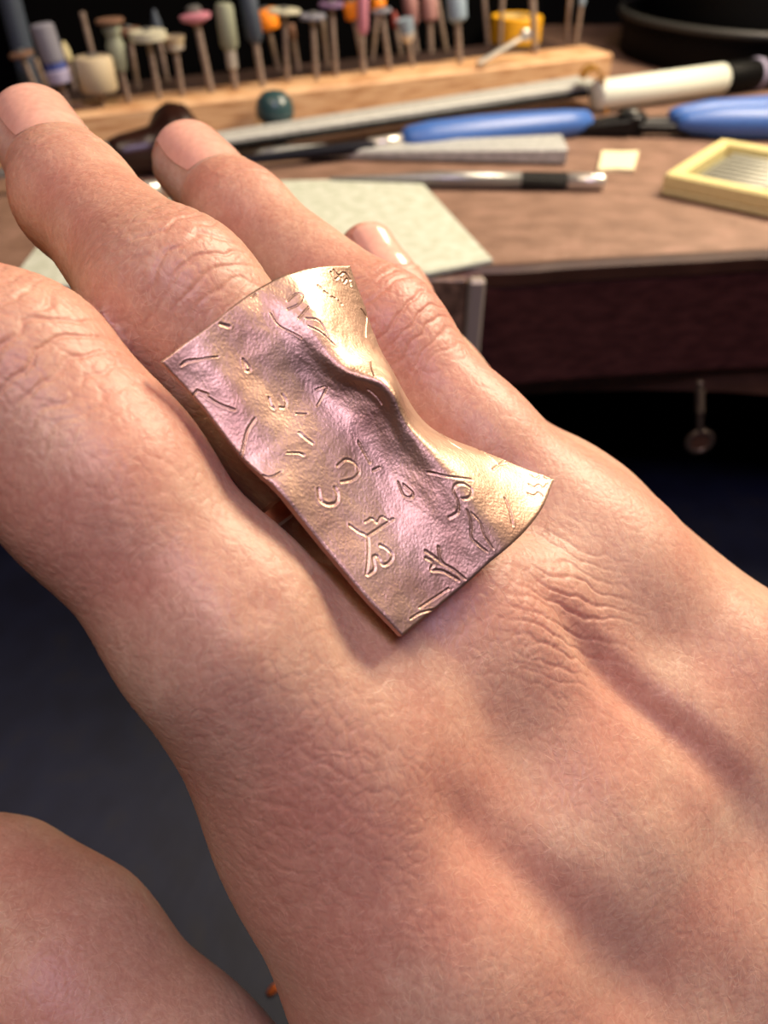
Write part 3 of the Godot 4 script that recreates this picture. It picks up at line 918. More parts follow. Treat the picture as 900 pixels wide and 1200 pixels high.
func refine(norm: PackedVector3Array) -> PackedVector3Array:
	var want := PackedByteArray()
	want.resize(verts.size())
	for k in verts.size():
		want[k] = 1 if seen_weight(verts[k], norm[k]) > 0.0 else 0
	var mids := {}
	var out := PackedInt32Array()
	var n0 := verts.size()
	for k in range(0, faces.size(), 3):
		var f := [faces[k], faces[k + 1], faces[k + 2]]
		if want[f[0]] + want[f[1]] + want[f[2]] == 0:
			out.append_array(f)
			continue
		var m := [0, 0, 0]
		for e in 3:
			var a: int = mini(f[e], f[(e + 1) % 3])
			var b: int = maxi(f[e], f[(e + 1) % 3])
			var key := a * n0 + b
			var id: int = mids.get(key, -1)
			if id < 0:
				id = verts.size()
				mids[key] = id
				var na := norm[a]
				var nb := norm[b]
				var nm := (na + nb).normalized()
				var bulge := 0.0
				if want[a] + want[b] > 0:
					bulge = clampf((verts[b] - verts[a]).dot(nb - na) * 0.125, -0.08, 0.08)
				verts.append((verts[a] + verts[b]) * 0.5 + nm * bulge)
				norm.append(nm)
			m[e] = id
		out.append_array([f[0], m[0], m[2], m[0], f[1], m[1], m[2], m[1], f[2], m[0], m[1], m[2]])
	faces = out
	return norm

# joints, filled by build_hand: place, axis towards the tip, dorsal and side directions
var joints := {}
var nail_at := []

func frame(p: Vector3, axis: Vector3, up: Vector3) -> Array:
	var a := axis.normalized()
	var d := (up - a * up.dot(a)).normalized()
	return [p, a, d, a.cross(d)]

func cam_dir(x: float, y: float, z: float) -> Vector3:
	return (Vector3(x, 0, 0) + CAM_UP * y + CAM_BACK * z).normalized()

func build_hand() -> Node3D:
	hand_at = at(760, 1000, 118)
	var I := {"tip": [-285, 265, 108, 7.0], "dip": [-140, 335, 90, 8.6], "pip": [16, 452, 80, 10.1], "mid": [116, 560, 80.5, 9.9], "low": [264, 738, 83.5, 10.6], "mcp": [400, 868, 91, 12.0], "back": [505, 1085, 93.5, 12.0], "cmc": [860, 1400, 107, 12.5]}
	var D := {"tip": [44, 158, 118, 6.6], "dip": [88, 232, 107, 7.1], "pip": [206, 354, 93, 9.3], "mid": [370, 522, 97, 9.2], "mcp": [555, 745, 101, 10.0], "back": [685, 950, 101.5, 9.8], "cmc": [985, 1230, 110, 12.0]}
	var R := {"tip": [224, 192, 137, 6.7], "dip": [284, 254, 126, 6.9], "pip": [446, 396, 115, 8.8], "mid": [555, 520, 114, 8.4], "mcp": [712, 668, 113, 9.6], "back": [856, 800, 113, 9.6], "cmc": [1130, 1090, 119, 11.5]}
	var P := {"tip": [431, 297, 150, 5.7], "dip": [462, 351, 147, 6.0], "pip": [520, 446, 142, 6.6], "mcp": [661, 609, 127, 9.6], "cmc": [1140, 1020, 129, 11.5]}
	chain([I.tip, I.dip, I.pip, I.mid, I.low, I.mcp], 0)
	chain([D.tip, D.dip, D.pip, D.mid, D.mcp], 1)
	chain([R.tip, R.dip, R.pip, R.mid, R.mcp], 2)
	chain([P.tip, P.dip, P.pip, P.mcp], 3)
	# the thumb, bent towards the camera below the index finger
	chain([[-330, 1010, 128, 9.0], [-180, 1020, 122, 11.0], [-20, 1085, 114, 14.0], [60, 1142, 110, 14.5], [190, 1284, 107, 14.5], [410, 1480, 105, 15.0]], 4)
	# palm: metacarpals, the flesh below them, webs, the two edges, wrist and forearm
	chain([I.mcp, I.back, I.cmc], PALM)
	chain([D.mcp, D.back, D.cmc], PALM)
	chain([R.mcp, R.back, R.cmc], PALM)
	chain([P.mcp, P.cmc], PALM)
	chain([[322, 822, 92, 11.5], [396, 952, 95, 12.5], [488, 1150, 98, 13.0], [600, 1400, 104, 14.0]], PALM)
	chain([[690, 640, 131, 9.5], [822, 782, 135, 11.0], [1010, 960, 138, 12.0]], PALM)
	chain([[500, 830, 110, 10.0], [800, 1180, 120, 14.0]], PALM)
	chain([[700, 740, 126, 10.0], [980, 1060, 130, 14.0]], PALM)
	chain([[400, 1470, 105, 14.0], [760, 1480, 110, 15.0]], PALM)
	chain([[452, 712, 96, 5.0], [500, 770, 99, 7.0]], PALM)
	chain([[650, 620, 112, 6.0], [610, 680, 109, 7.0]], PALM)
	chain([[640, 570, 122, 6.0], [680, 640, 120, 7.0]], PALM)
	chain([[470, 830, 97, 8.0], [600, 1020, 98.5, 8.5], [920, 1320, 109, 10.0]], PALM)
	chain([[625, 715, 106, 8.0], [775, 870, 108.0, 8.5], [1060, 1160, 115, 10.0]], PALM)
	chain([[690, 645, 121, 8.0], [880, 800, 121, 9.0], [1140, 1060, 124, 10.0]], PALM)
	var w0 := hp([940, 1320, 110, 0])
	var w1 := hp([1110, 1090, 124, 0])
	var arm := (hp(D.cmc) - hp(D.mcp)).normalized()
	bone(w0, 15.0, w0 + arm * 45.0, 17.0, PALM)
	bone(w1, 14.0, w1 + arm * 55.0, 17.0, PALM)
	bone(w0 + arm * 45.0, 17.0, w0 + arm * 110.0, 23.0, PALM)
	bone(w1 + arm * 55.0, 17.0, w1 + arm * 115.0, 23.0, PALM)

	var dor := cam_dir(0.42, 0.36, 0.83)
	for f: Array in [["i", I], ["d", D], ["r", R], ["p", P]]:
		var c: Dictionary = f[1]
		joints[f[0] + "dip"] = frame(hp(c.dip), hp(c.tip) - hp(c.pip), cam_dir(0.30, 0.50, 0.80))
		joints[f[0] + "pip"] = frame(hp(c.pip), hp(c.dip) - hp(c.mcp), dor)
		joints[f[0] + "mcp"] = frame(hp(c.mcp), hp(c.pip) - hp(c.cmc), dor)
	for f: Array in [[D, cam_dir(0.30, 0.62, 0.72), 5.2, 14.0, -1.6, 0.0, -0.4], [R, cam_dir(0.28, 0.62, 0.73), 5.4, 14.0, -1.6, 0.0, -0.6], [P, cam_dir(0.30, 0.55, 0.78), 4.3, 10.0, -1.0, 0.0, 0.0]]:
		var nf := frame(hp(f[0].tip), hp(f[0].tip) - hp(f[0].dip), f[1])
		var front: float = f[0].tip[3] * 0.62 + f[4]
		nail_at.append([(nf[0] as Vector3) + (nf[3] as Vector3) * float(f[6]), nf[1], nf[2], nf[3], f[2], front - f[3] - 1.3, front + 0.4, f[3], f[4], f[0].tip[3]])
	joints["web"] = frame(hp([352, 885, 91, 0]), cam_dir(-0.6, -0.8, 0.1), dor)
	joints["fold"] = frame(hp([640, 712, 101, 0]), cam_dir(-0.34, -0.94, 0.1), dor)
	surface_nets(1.0)
	relax(2)
	var norm := face_normals()
	norm = refine(norm)
	norm = refine(norm)
	var col := crease(norm)
	norm = face_normals()
	var pts := PackedVector3Array()
	pts.resize(verts.size())
	for k in verts.size():
		pts[k] = verts[k] * 0.001
	var arrays := []
	arrays.resize(Mesh.ARRAY_MAX)
	arrays[Mesh.ARRAY_VERTEX] = pts
	arrays[Mesh.ARRAY_NORMAL] = norm
	arrays[Mesh.ARRAY_COLOR] = col
	arrays[Mesh.ARRAY_INDEX] = faces
	var mesh := ArrayMesh.new()
	mesh.add_surface_from_arrays(Mesh.PRIMITIVE_TRIANGLES, arrays)
	var h := thing("hand", "right hand held out back upwards with spread fingers, wearing a wide bronze ring", "hand", hand_at)
	part("skin", mesh, M.skin, h)
	for f: Array in nail_at:
		nail(h, f)
	return h

func nail(h: Node3D, f: Array) -> void:
	var half: float = f[4]
	var length: float = f[7]
	var ahead: float = f[8]
	var tip_r: float = f[9]
	var every := near_bones(f[0], 12.0, all_bones())
	var nu := 22
	var nv := 22
	var P := []
	for iv in nv + 1:
		var v := float(iv) / nv
		for iu in nu + 1:
			var u := 2.0 * iu / nu - 1.0
			var s: float = tip_r * 0.62 + ahead - length * (1.0 - v) 
			s += (1.0 - u * u) * (0.9 * v - 1.3 * (1.0 - v)) - 0.6 * v
			var wide := half * (0.93 + 0.07 * sin(PI * v))
			var lat := sin(u * 1.12) / sin(1.12) * wide
			var q: Vector3 = (f[0] as Vector3) + (f[1] as Vector3) * s + (f[3] as Vector3) * lat + (f[2] as Vector3) * 14.0
			for step in 14:
				q -= (f[2] as Vector3) * (field(q, every) - 0.02) * 0.9
			var rim := minf(minf(1.0 - absf(u), v * 1.1) * 4.0, 1.0)
			var freeedge := smoothstep(0.86, 1.0, v)
			q += (f[2] as Vector3) * (0.42 * rim * (1.0 - 0.3 * freeedge) - 0.16 + 0.12 * freeedge)
			P.append(q * 0.001)
	var st := begin()
	st.set_smooth_group(0)
	var out: Vector3 = f[2]
	for iv in nv:
		for iu in nu:
			var k := iv * (nu + 1) + iu
			quad(st, P[k], P[k + 1], P[k + nu + 2], P[k + nu + 1], out)
	st.set_smooth_group(1)
	var down: Vector3 = out * 0.00035
	for iu in nu:                                     # thickness of the free edge
		var k := nv * (nu + 1) + iu
		quad(st, P[k], P[k + 1], P[k + 1] - down, P[k] - down, f[1])
	part("fingernail", done(st), M.nail, h)

func crease(norm: PackedVector3Array) -> PackedColorArray:
	var warp := FastNoiseLite.new()
	warp.noise_type = FastNoiseLite.TYPE_SIMPLEX_SMOOTH
	warp.seed = 4
	warp.frequency = 0.16
	warp.fractal_octaves = 2
	var broad := FastNoiseLite.new()
	broad.noise_type = FastNoiseLite.TYPE_SIMPLEX_SMOOTH
	broad.seed = 9
	broad.frequency = 0.05
	broad.fractal_octaves = 3
	var web := FastNoiseLite.new()
	web.noise_type = FastNoiseLite.TYPE_CELLULAR
	web.cellular_return_type = FastNoiseLite.RETURN_DISTANCE2_SUB
	web.cellular_jitter = 1.0
	web.seed = 12
	web.frequency = 0.55
	web.fractal_octaves = 1
	# valleys between the tendons: the two ends, the depth at each, half width
	var furrows := []
	for g: Array in [[[612, 655, 92], [660, 712, 94], 0.0, 1.0, 2.2], [[660, 712, 94], [715, 775, 95], 1.0, 1.7, 2.3], [[715, 775, 95], [790, 860, 97], 1.7, 1.8, 2.4], [[790, 860, 97], [850, 928, 99], 1.8, 1.1, 2.7], [[850, 928, 99], [910, 1000, 100], 1.1, 0.0, 3.0],
			[[460, 905, 86], [530, 970, 86], 0.0, 1.3, 3.4], [[530, 970, 86], [640, 1060, 88], 1.3, 1.8, 3.4], [[640, 1060, 88], [740, 1145, 90], 1.8, 1.3, 3.6], [[740, 1145, 90], [840, 1230, 92], 1.3, 0.0, 3.8],
			[[350, 705, 84], [405, 770, 84], 0.0, 0.7, 2.8], [[405, 770, 84], [470, 842, 86], 0.7, 0.0, 2.8], [[215, 620, 76], [290, 730, 78], 0.0, 0.5, 2.8], [[290, 730, 78], [370, 830, 82], 0.5, 0.0, 2.8]]:
		var a := hp(g[0] + [0])
		var b := hp(g[1] + [0])
		furrows.append([a, b - a, 1.0 / (b - a).length_squared(), g[2], g[3], g[4], (a + b) * 0.5, (a - b).length() * 0.5 + g[4] * 3.0 + 8.0])
	var dor := cam_dir(0.42, 0.36, 0.83)
	# zones: frame, reach along and across, spacing of the lines, depth, curl (how far the lines bend round the knuckle), shift of the centre, web
	var zones := []
	for z: Array in [["dpip", 8.5, 8.5, 1.9, 0.22, 0.5, 1.0, 0.03], ["ipip", 10.5, 10.0, 2.0, 0.25, 0.5, 0.0, 0.045], ["rpip", 9.0, 8.5, 1.9, 0.24, 0.3, -1.0, 0.02],
			["ddip", 3.2, 7.0, 1.7, 0.20, 0.10, 0.0, 0.0], ["rdip", 3.0, 6.0, 1.7, 0.18, 0.10, 0.0, 0.0], ["pdip", 3.0, 5.0, 1.6, 0.12, 0.15, 0.0, 0.0],
			["fold", 8.5, 8.5, 1.5, 0.24, 0.06, 0.0, 0.05], ["web", 13.0, 12.0, 2.2, 0.05, 0.2, 0.0, 0.06], ["dmcp", 9.0, 9.0, 2.0, 0.03, 0.1, 0.0, 0.04]]:
		var f: Array = joints[z[0]]
		zones.append([f[0], f[1], f[2], f[3], z[1], z[2], TAU / z[3], z[4], z[5], z[6], z[7]])
	var col := PackedColorArray()
	col.resize(verts.size())
	var skin := Color(0.72, 0.42, 0.285)
	var red := Color(0.71, 0.31, 0.215)
	var pale := Color(0.77, 0.50, 0.34)
	var cuticle := Color(0.78, 0.56, 0.44)
	var ruddy := Color(0.60, 0.275, 0.20)
	for k in verts.size():
		var p := verts[k]
		var n := norm[k]
		var w := seen_weight(p, n)
		var b := broad.get_noise_3dv(p)
		var c := skin.lerp(pale, clampf(0.35 + b * 1.3, 0.0, 1.0))
		var redness := clampf(0.28 + broad.get_noise_3dv(p * 0.7 + Vector3(90, 0, 0)) * 1.4, 0.0, 0.75)
		c = c.lerp(red, redness * 0.7)
		if w > 0.0:
			var q := p + Vector3(warp.get_noise_3dv(p), warp.get_noise_3dv(p + Vector3(50, 0, 0)), warp.get_noise_3dv(p + Vector3(0, 50, 0))) * 1.1
			var cell := web.get_noise_3dv(q)                   # -1 on the borders of the cells
			var line := 1.0 - smoothstep(-1.0, -0.84, cell)
			var furrow := 0.0
			var depth := line * 0.028
			for g: Array in furrows:
				if p.distance_squared_to(g[6]) > g[7] * g[7]:
					continue
				var r: Vector3 = p - g[0]
				var t: float = r.dot(g[1]) * g[2]
				if t < -0.6 or t > 1.6:
					continue
				t = clampf(t, 0.0, 1.0)
				r -= (g[1] as Vector3) * t
				r -= dor * r.dot(dor)
				var x: float = r.length() / g[5]
				if x < 2.5:
					furrow = maxf(furrow, lerpf(g[3], g[4], t) * exp(-x * x))
			depth += furrow
			c = c.lerp(ruddy, minf(furrow * 0.25, 0.4))  # shade of the valleys painted into the skin colour, darker and redder
			for z: Array in zones:
				var r: Vector3 = q - z[0]
				var s: float = r.dot(z[1]) - z[9]
				if absf(s) > z[4] * 2.2:
					continue
				var t: float = r.dot(z[3])
				if absf(t) > z[5] * 2.2:
					continue
				var face: float = smoothstep(0.05, 0.5, n.dot(z[2]))
				var e: float = exp(-(s * s) / (z[4] * z[4]) * 1.3 - (t * t) / (z[5] * z[5]) * 1.3) * face
				if e < 0.02:
					continue
				var bent: float = (sqrt(s * s + 0.5) * signf(s) if z[8] < 0.3 else signf(s) * sqrt(s * s + 1.0)) - signf(s) * z[8] * t * t * 0.06
				var wave: float = sin(bent * z[6] + warp.get_noise_3dv(p * 0.6) * 2.0)
				var groove := pow(maxf(0.0, 0.5 + 0.5 * wave), 7.0)
				depth += e * (z[7] * groove + z[10] * line * 0.8)
				c = c.lerp(ruddy, e * 0.30)
			for f: Array in nail_at:
				var r: Vector3 = p - f[0]
				var t: float = r.dot(f[3])
				var s: float = r.dot(f[1])
				if absf(t) < f[4] * 1.8 and s > f[5] - 4.0 and s < f[6] and n.dot(f[2]) > -0.2:
					var x: float = absf(t) / f[4]
					var back: float = f[5] + 1.3 * (x * x)
					var m: float = maxf(x - 1.0, (back - s) / f[4])          # below 0 under the nail
					depth += 0.16 * exp(-pow(m / 0.12, 2.0)) - 0.14 * exp(-pow((m - 0.28) / 0.16, 2.0))
					c = c.lerp(cuticle, 0.6 * exp(-pow((m - 0.14) / 0.10, 2.0)))
					depth += 0.22 * (1.0 - smoothstep(-0.25, -0.05, m))
			verts[k] = p - n * (depth - 0.02) * w
		col[k] = c
	return col

# ---------------------------------------------------------------- the ring
const PLATE_ROWS := [     # pixel and lift towards the camera in mm of the sheet's control points
	[[187, 424, -1.2], [218, 401, 0.0], [248, 379, 0.4], [275, 357, 0.7], [297, 341, 1.0], [318, 329, 1.3], [342, 319, 1.6], [375, 312, 0.6], [411, 311, -2.4]],
	[[233, 473, -1.2], [262, 447, -0.2], [290, 424, -0.2], [318, 402, 0.3], [336, 389, 1.2], [356, 374, 2.4], [375, 362, 2.6], [402, 355, 0.2], [428, 358, -3.2]],
	[[283, 535, -0.7], [313, 508, -0.4], [342, 482, -0.8], [367, 458, -0.8], [384, 442, 0.6], [400, 428, 2.5], [414, 415, 2.2], [430, 403, 0.0], [441, 395, -2.8]],
	[[326, 574, 0.0], [358, 546, -0.6], [388, 520, -0.9], [415, 495, -0.6], [436, 472, 0.9], [452, 452, 3.3], [458, 443, 2.7], [459, 436, 1.0], [458, 430, -1.5]],
	[[376, 635, 0.0], [406, 608, -0.5], [433, 582, -0.7], [456, 555, -0.4], [470, 528, 1.0], [481, 503, 2.8], [487, 498, 2.4], [494, 497, 1.0], [503, 499, -1.5]],
	[[428, 698, 0.6], [457, 670, 0.1], [483, 643, 0.0], [505, 615, 0.6], [522, 590, 1.8], [537, 568, 2.8], [552, 552, 2.2], [566, 540, 0.4], [580, 533, -1.5]],
	[[472, 745, 0.9], [500, 722, 0.6], [525, 702, 0.7], [550, 681, 1.4], [572, 661, 2.3], [594, 643, 2.9], [616, 622, 2.3], [636, 595, 0.8], [650, 561, -1.2]]]
const NU := 380
const NV := 290
var relief := PackedFloat32Array()
var plate_pts := PackedVector3Array()

func spline(p: Array, t: float) -> Vector3:
	var n := p.size() - 1
	var s := clampf(t, 0.0, 1.0) * n
	var i := mini(int(s), n - 1)
	s -= i
	var b: Vector3 = p[i]
	var c: Vector3 = p[i + 1]
	var a: Vector3 = p[i - 1] if i > 0 else 2.0 * b - c
	var d: Vector3 = p[i + 2] if i + 2 <= n else 2.0 * c - b
	return 0.5 * (2.0 * b + (c - a) * s + (2.0 * a - 5.0 * b + 4.0 * c - d) * s * s + (3.0 * b - a - 3.0 * c + d) * s * s * s)

func _stamp(width: float, path: String) -> void:      # presses a line into the plate: points as thousandths along and across it
	var pts: Array[Vector2] = []
	for s in path.split(", "):
		var q := s.split(" ")
		pts.append(Vector2(float(q[0]) * 0.001 * NU, float(q[1]) * 0.001 * NV))
	for pass_ in 2:                                       # rounds the corners off
		var fine: Array[Vector2] = [pts[0]]
		for k in pts.size() - 1:
			fine.append(pts[k].lerp(pts[k + 1], 0.22))
			fine.append(pts[k].lerp(pts[k + 1], 0.78))
		fine.append(pts[-1])
		pts = fine
	var sz := Vector2(37.0 / NU, 28.5 / NV)              # mm per step
	for k in pts.size() - 1:
		var a := pts[k] * sz
		var b := pts[k + 1] * sz
		var half := 0.10 * width
		var reach := half * 3.4
		var lo := ((a.min(b) - Vector2.ONE * reach) / sz).floor()
		var hi := ((a.max(b) + Vector2.ONE * reach) / sz).ceil()
		for u in range(maxi(0, int(lo.x)), mini(NU, int(hi.x)) + 1):
			for v in range(maxi(0, int(lo.y)), mini(NV, int(hi.y)) + 1):
				var p := Vector2(u, v) * sz
				var d := p.distance_to(Geometry2D.get_closest_point_to_segment(p, a, b))
				var i := u * (NV + 1) + v
				var r := d / half
				if r < 1.6:
					relief[i] = minf(relief[i], -0.08 * (1.0 - smoothstep(0.35, 1.6, r)))
				elif r < 3.2 and relief[i] >= 0.0:
					relief[i] = maxf(relief[i], 0.02 * sin((r - 1.6) / 1.6 * PI))

func build_ring() -> void:
	relief.resize((NU + 1) * (NV + 1))
	_stamp(1, "48 48, 52 76, 76 132, 100 176")
	_stamp(1, "48 48, 44 72, 60 104")
	_stamp(1.6, "20 276, 44 292")
	_stamp(1, "152 244, 184 216, 192 240, 152 244")
	_stamp(1, "140 0, 136 28, 188 48, 212 64, 236 88")
	_stamp(1, "136 28, 164 48")
	_stamp(1, "284 128, 292 80, 308 44, 332 0")
	_stamp(1, "268 220, 288 204, 296 208")
	_stamp(1, "284 268, 304 264, 316 240, 304 228")
	_stamp(.8, "336 388, 352 456, 364 392, 376 332")
	_stamp(1, "348 256, 372 280")
	_stamp(1, "400 204, 436 200, 464 204")
	_stamp(1, "428 116, 456 144, 472 148")
	_stamp(1, "428 0, 456 12, 464 48")
	_stamp(1, "556 216, 556 260, 584 284, 608 276, 608 236, 592 192")
	_stamp(1.2, "548 340, 584 336, 608 332")
	_stamp(1, "628 324, 636 356")
	_stamp(1.2, "568 108, 592 88, 612 100, 624 132, 608 156, 592 160")
	_stamp(1, "700 384, 732 360, 752 380, 752 408, 716 396")
	_stamp(1, "684 120, 708 128, 732 148, 760 112, 796 52")
	_stamp(1, "732 148, 740 212, 748 268")
	_stamp(.8, "704 172, 708 208, 728 204, 720 240, 744 252")
	_stamp(1.1, "800 56, 804 88, 776 108, 780 128, 808 116, 816 140, 812 176, 784 172, 768 160")
	_stamp(1.2, "864 288, 892 304, 924 320, 952 344, 988 364")
	_stamp(1.2, "884 344, 904 320, 924 320")
	_stamp(1.2, "876 272, 904 292, 908 252, 932 300, 980 336")
	_stamp(1, "976 68, 980 112, 1000 172")
	_stamp(1.1, "860 468, 872 524, 856 568, 832 576, 828 612, 840 656, 864 676, 872 628, 860 592")
	_stamp(1.1, "884 576, 908 556, 928 504, 948 512, 976 532")
	_stamp(1, "896 588, 924 600, 944 572, 980 568")
	_stamp(.9, "756 532, 804 604, 848 712")
	_stamp(.9, "940 972, 956 960, 964 996, 980 980, 992 1000")
	_stamp(.9, "948 924, 964 924, 968 952, 984 940, 988 968")
	_stamp(.9, "956 884, 972 892, 976 920, 988 912")
	_stamp(1, "924 784, 948 760, 972 720")
	_stamp(1, "692 1000, 744 880, 776 864")
	_stamp(1, "788 1000, 848 928, 864 916, 872 964")
	_stamp(1, "864 864, 864 988")
	_stamp(1, "92 496, 136 484, 192 536, 204 544")
	_stamp(1, "112 588, 120 664, 100 724, 80 700, 88 620")
	_stamp(1, "144 700, 156 604")
	_stamp(1, "168 640, 192 704, 224 704, 244 692")
	_stamp(1, "192 624, 228 672, 276 692")
	_stamp(1, "28 904, 68 900, 40 940, 84 928, 48 968, 84 964")
	_stamp(1, "20 920, 48 928, 24 964, 60 972")
	_stamp(1.2, "80 816, 96 820")
	_stamp(1.2, "108 824, 124 832")
	_stamp(1.2, "136 840, 144 852")
	_stamp(1.2, "156 860, 172 864")
	_stamp(1, "188 964, 232 988, 308 896")
	_stamp(1, "396 784, 440 648")
	_stamp(.8, "12 468, 12 504")
	_stamp(1, "528 536, 460 544")
	_stamp(.9, "968 124, 980 280")
	var ctl := []
	for i in 7:
		var row := []
		for j in 9:
			var c: Array = PLATE_ROWS[i][j]
			var u := i / 6.0
			var v := j / 8.0
			row.append(at(c[0], c[1], lerpf(lerpf(75.0, 87.5, v), lerpf(81.0, 91.0, v), u) - c[2]))
		ctl.append(row)
	var dent := FastNoiseLite.new()
	dent.noise_type = FastNoiseLite.TYPE_SIMPLEX_SMOOTH
	dent.seed = 31
	dent.frequency = 0.014
	dent.fractal_octaves = 3
	var origin: Vector3 = ctl[3][3]
	var p := PackedVector3Array()
	p.resize(relief.size())
	for v in NV + 1:
		var col := []
		for i in 7:
			col.append(spline(ctl[i], float(v) / NV))
		for u in NU + 1:
			p[u * (NV + 1) + v] = spline(col, float(u) / NU) - origin
	var n := grid_normals(p)
	var towards := CAM_BACK
	for k in p.size():
		var u := k / (NV + 1)
		var v := k % (NV + 1)
		var rim := minf(minf(u, NU - u) * 37.0 / NU, minf(v, NV - v) * 28.5 / NV)
		var lift := relief[k] + dent.get_noise_2d(u * 1.0, v * 1.0) * 0.10 - 0.12 * pow(maxf(0.0, 1.0 - rim / 0.3), 2.0)
		p[k] += n[k] * lift * 0.001
	var nf := grid_normals(p)
	var thick := 0.0009
	var pos := PackedVector3Array()
	var nor := PackedVector3Array()
	var uvs := PackedVector2Array()
	var idx := PackedInt32Array()
	for side in 2:
		for k in p.size():
			pos.append(p[k] if side == 0 else p[k] - n[k] * thick)
			nor.append(nf[k] if side == 0 else -n[k])
			uvs.append(Vector2(float(k / (NV + 1)) / NU, float(k % (NV + 1)) / NV))
	var off := p.size()
	for u in NU:
		for v in NV:
			var a := u * (NV + 1) + v
			var b := a + 1
			var c := a + NV + 1
			var d := c + 1
			var flip := (p[c] - p[a]).cross(p[b] - p[a]).dot(n[a]) > 0.0
			if flip:
				idx.append_array([a, b, c, b, d, c])
				idx.append_array([off + a, off + c, off + b, off + b, off + c, off + d])
			else:
				idx.append_array([a, c, b, b, c, d])
				idx.append_array([off + a, off + b, off + c, off + b, off + d, off + c])
	var border := PackedInt32Array()
	for v in NV + 1:
		border.append(v)
	for u in range(1, NU + 1):
		border.append(u * (NV + 1) + NV)
	for v in range(NV - 1, -1, -1):
		border.append(NU * (NV + 1) + v)
	for u in range(NU - 1, 0, -1):
		border.append(u * (NV + 1))
	var centre := p[(NU / 2) * (NV + 1) + NV / 2]
	for k in border.size():
		var a := border[k]
		var b := border[(k + 1) % border.size()]
		var out := (p[b] - p[a]).cross(n[a]).normalized()
		if out.dot(p[a] - centre) < 0.0:
			out = -out
		var base := pos.size()
		for e: Vector3 in [p[a], p[b], p[b] - n[b] * thick, p[a] - n[a] * thick]:
			pos.append(e)
			nor.append(out)
			uvs.append(Vector2.ZERO)
		if (pos[base + 2] - pos[base]).cross(pos[base + 1] - pos[base]).dot(out) > 0.0:
			idx.append_array([base, base + 1, base + 2, base, base + 2, base + 3])
		else:
			idx.append_array([base, base + 2, base + 1, base, base + 3, base + 2])
	var arrays := []
	arrays.resize(Mesh.ARRAY_MAX)
	arrays[Mesh.ARRAY_VERTEX] = pos
	arrays[Mesh.ARRAY_NORMAL] = nor
	arrays[Mesh.ARRAY_TEX_UV] = uvs
	arrays[Mesh.ARRAY_INDEX] = idx
	var mesh := ArrayMesh.new()
	mesh.add_surface_from_arrays(Mesh.PRIMITIVE_TRIANGLES, arrays)
	var r := thing("ring", "wide rippled bronze ring stamped with small line marks on the middle finger", "ring", origin)
	part("plate", mesh, M.bronze, r)
	# the band round the middle finger
	var a := at(206, 354, 93)
	var b := at(370, 522, 97)
	var c := at(555, 745, 101)
	var axis := (c - a).normalized()
	var mid := b.lerp(c, 0.08) + CAM_BACK * -0.0008 + cam_dir(-0.65, -0.76, 0.0) * 0.0008
	part("band", lathe([Vector2(0.0096, -0.0013), Vector2(0.0102, -0.0014), Vector2(0.0107, -0.0010), Vector2(0.0108, 0.0), Vector2(0.0107, 0.0010), Vector2(0.0102, 0.0014), Vector2(0.0096, 0.0013), Vector2(0.0095, 0.0), Vector2(0.0096, -0.0013)], 64), M.band, r, standing(mid - origin, axis))

func grid_normals(p: PackedVector3Array) -> PackedVector3Array:
	var o := PackedVector3Array()
	o.resize(p.size())
	var w := NV + 1
	for u in NU + 1:
		for v in w:
			var k := u * w + v
			var du := p[mini(u + 1, NU) * w + v] - p[maxi(u - 1, 0) * w + v]
			var dv := p[u * w + mini(v + 1, NV)] - p[u * w + maxi(v - 1, 0)]
			var n := du.cross(dv).normalized()
			o[k] = n if n.dot(CAM_BACK + CAM_UP * 0.3) > 0.0 or true else -n
	var s := 1.0 if o[(NU / 2) * w + NV / 4].dot(CAM_BACK) > 0.0 else -1.0
	if s < 0.0:
		for k in o.size():
			o[k] = -o[k]
	return o

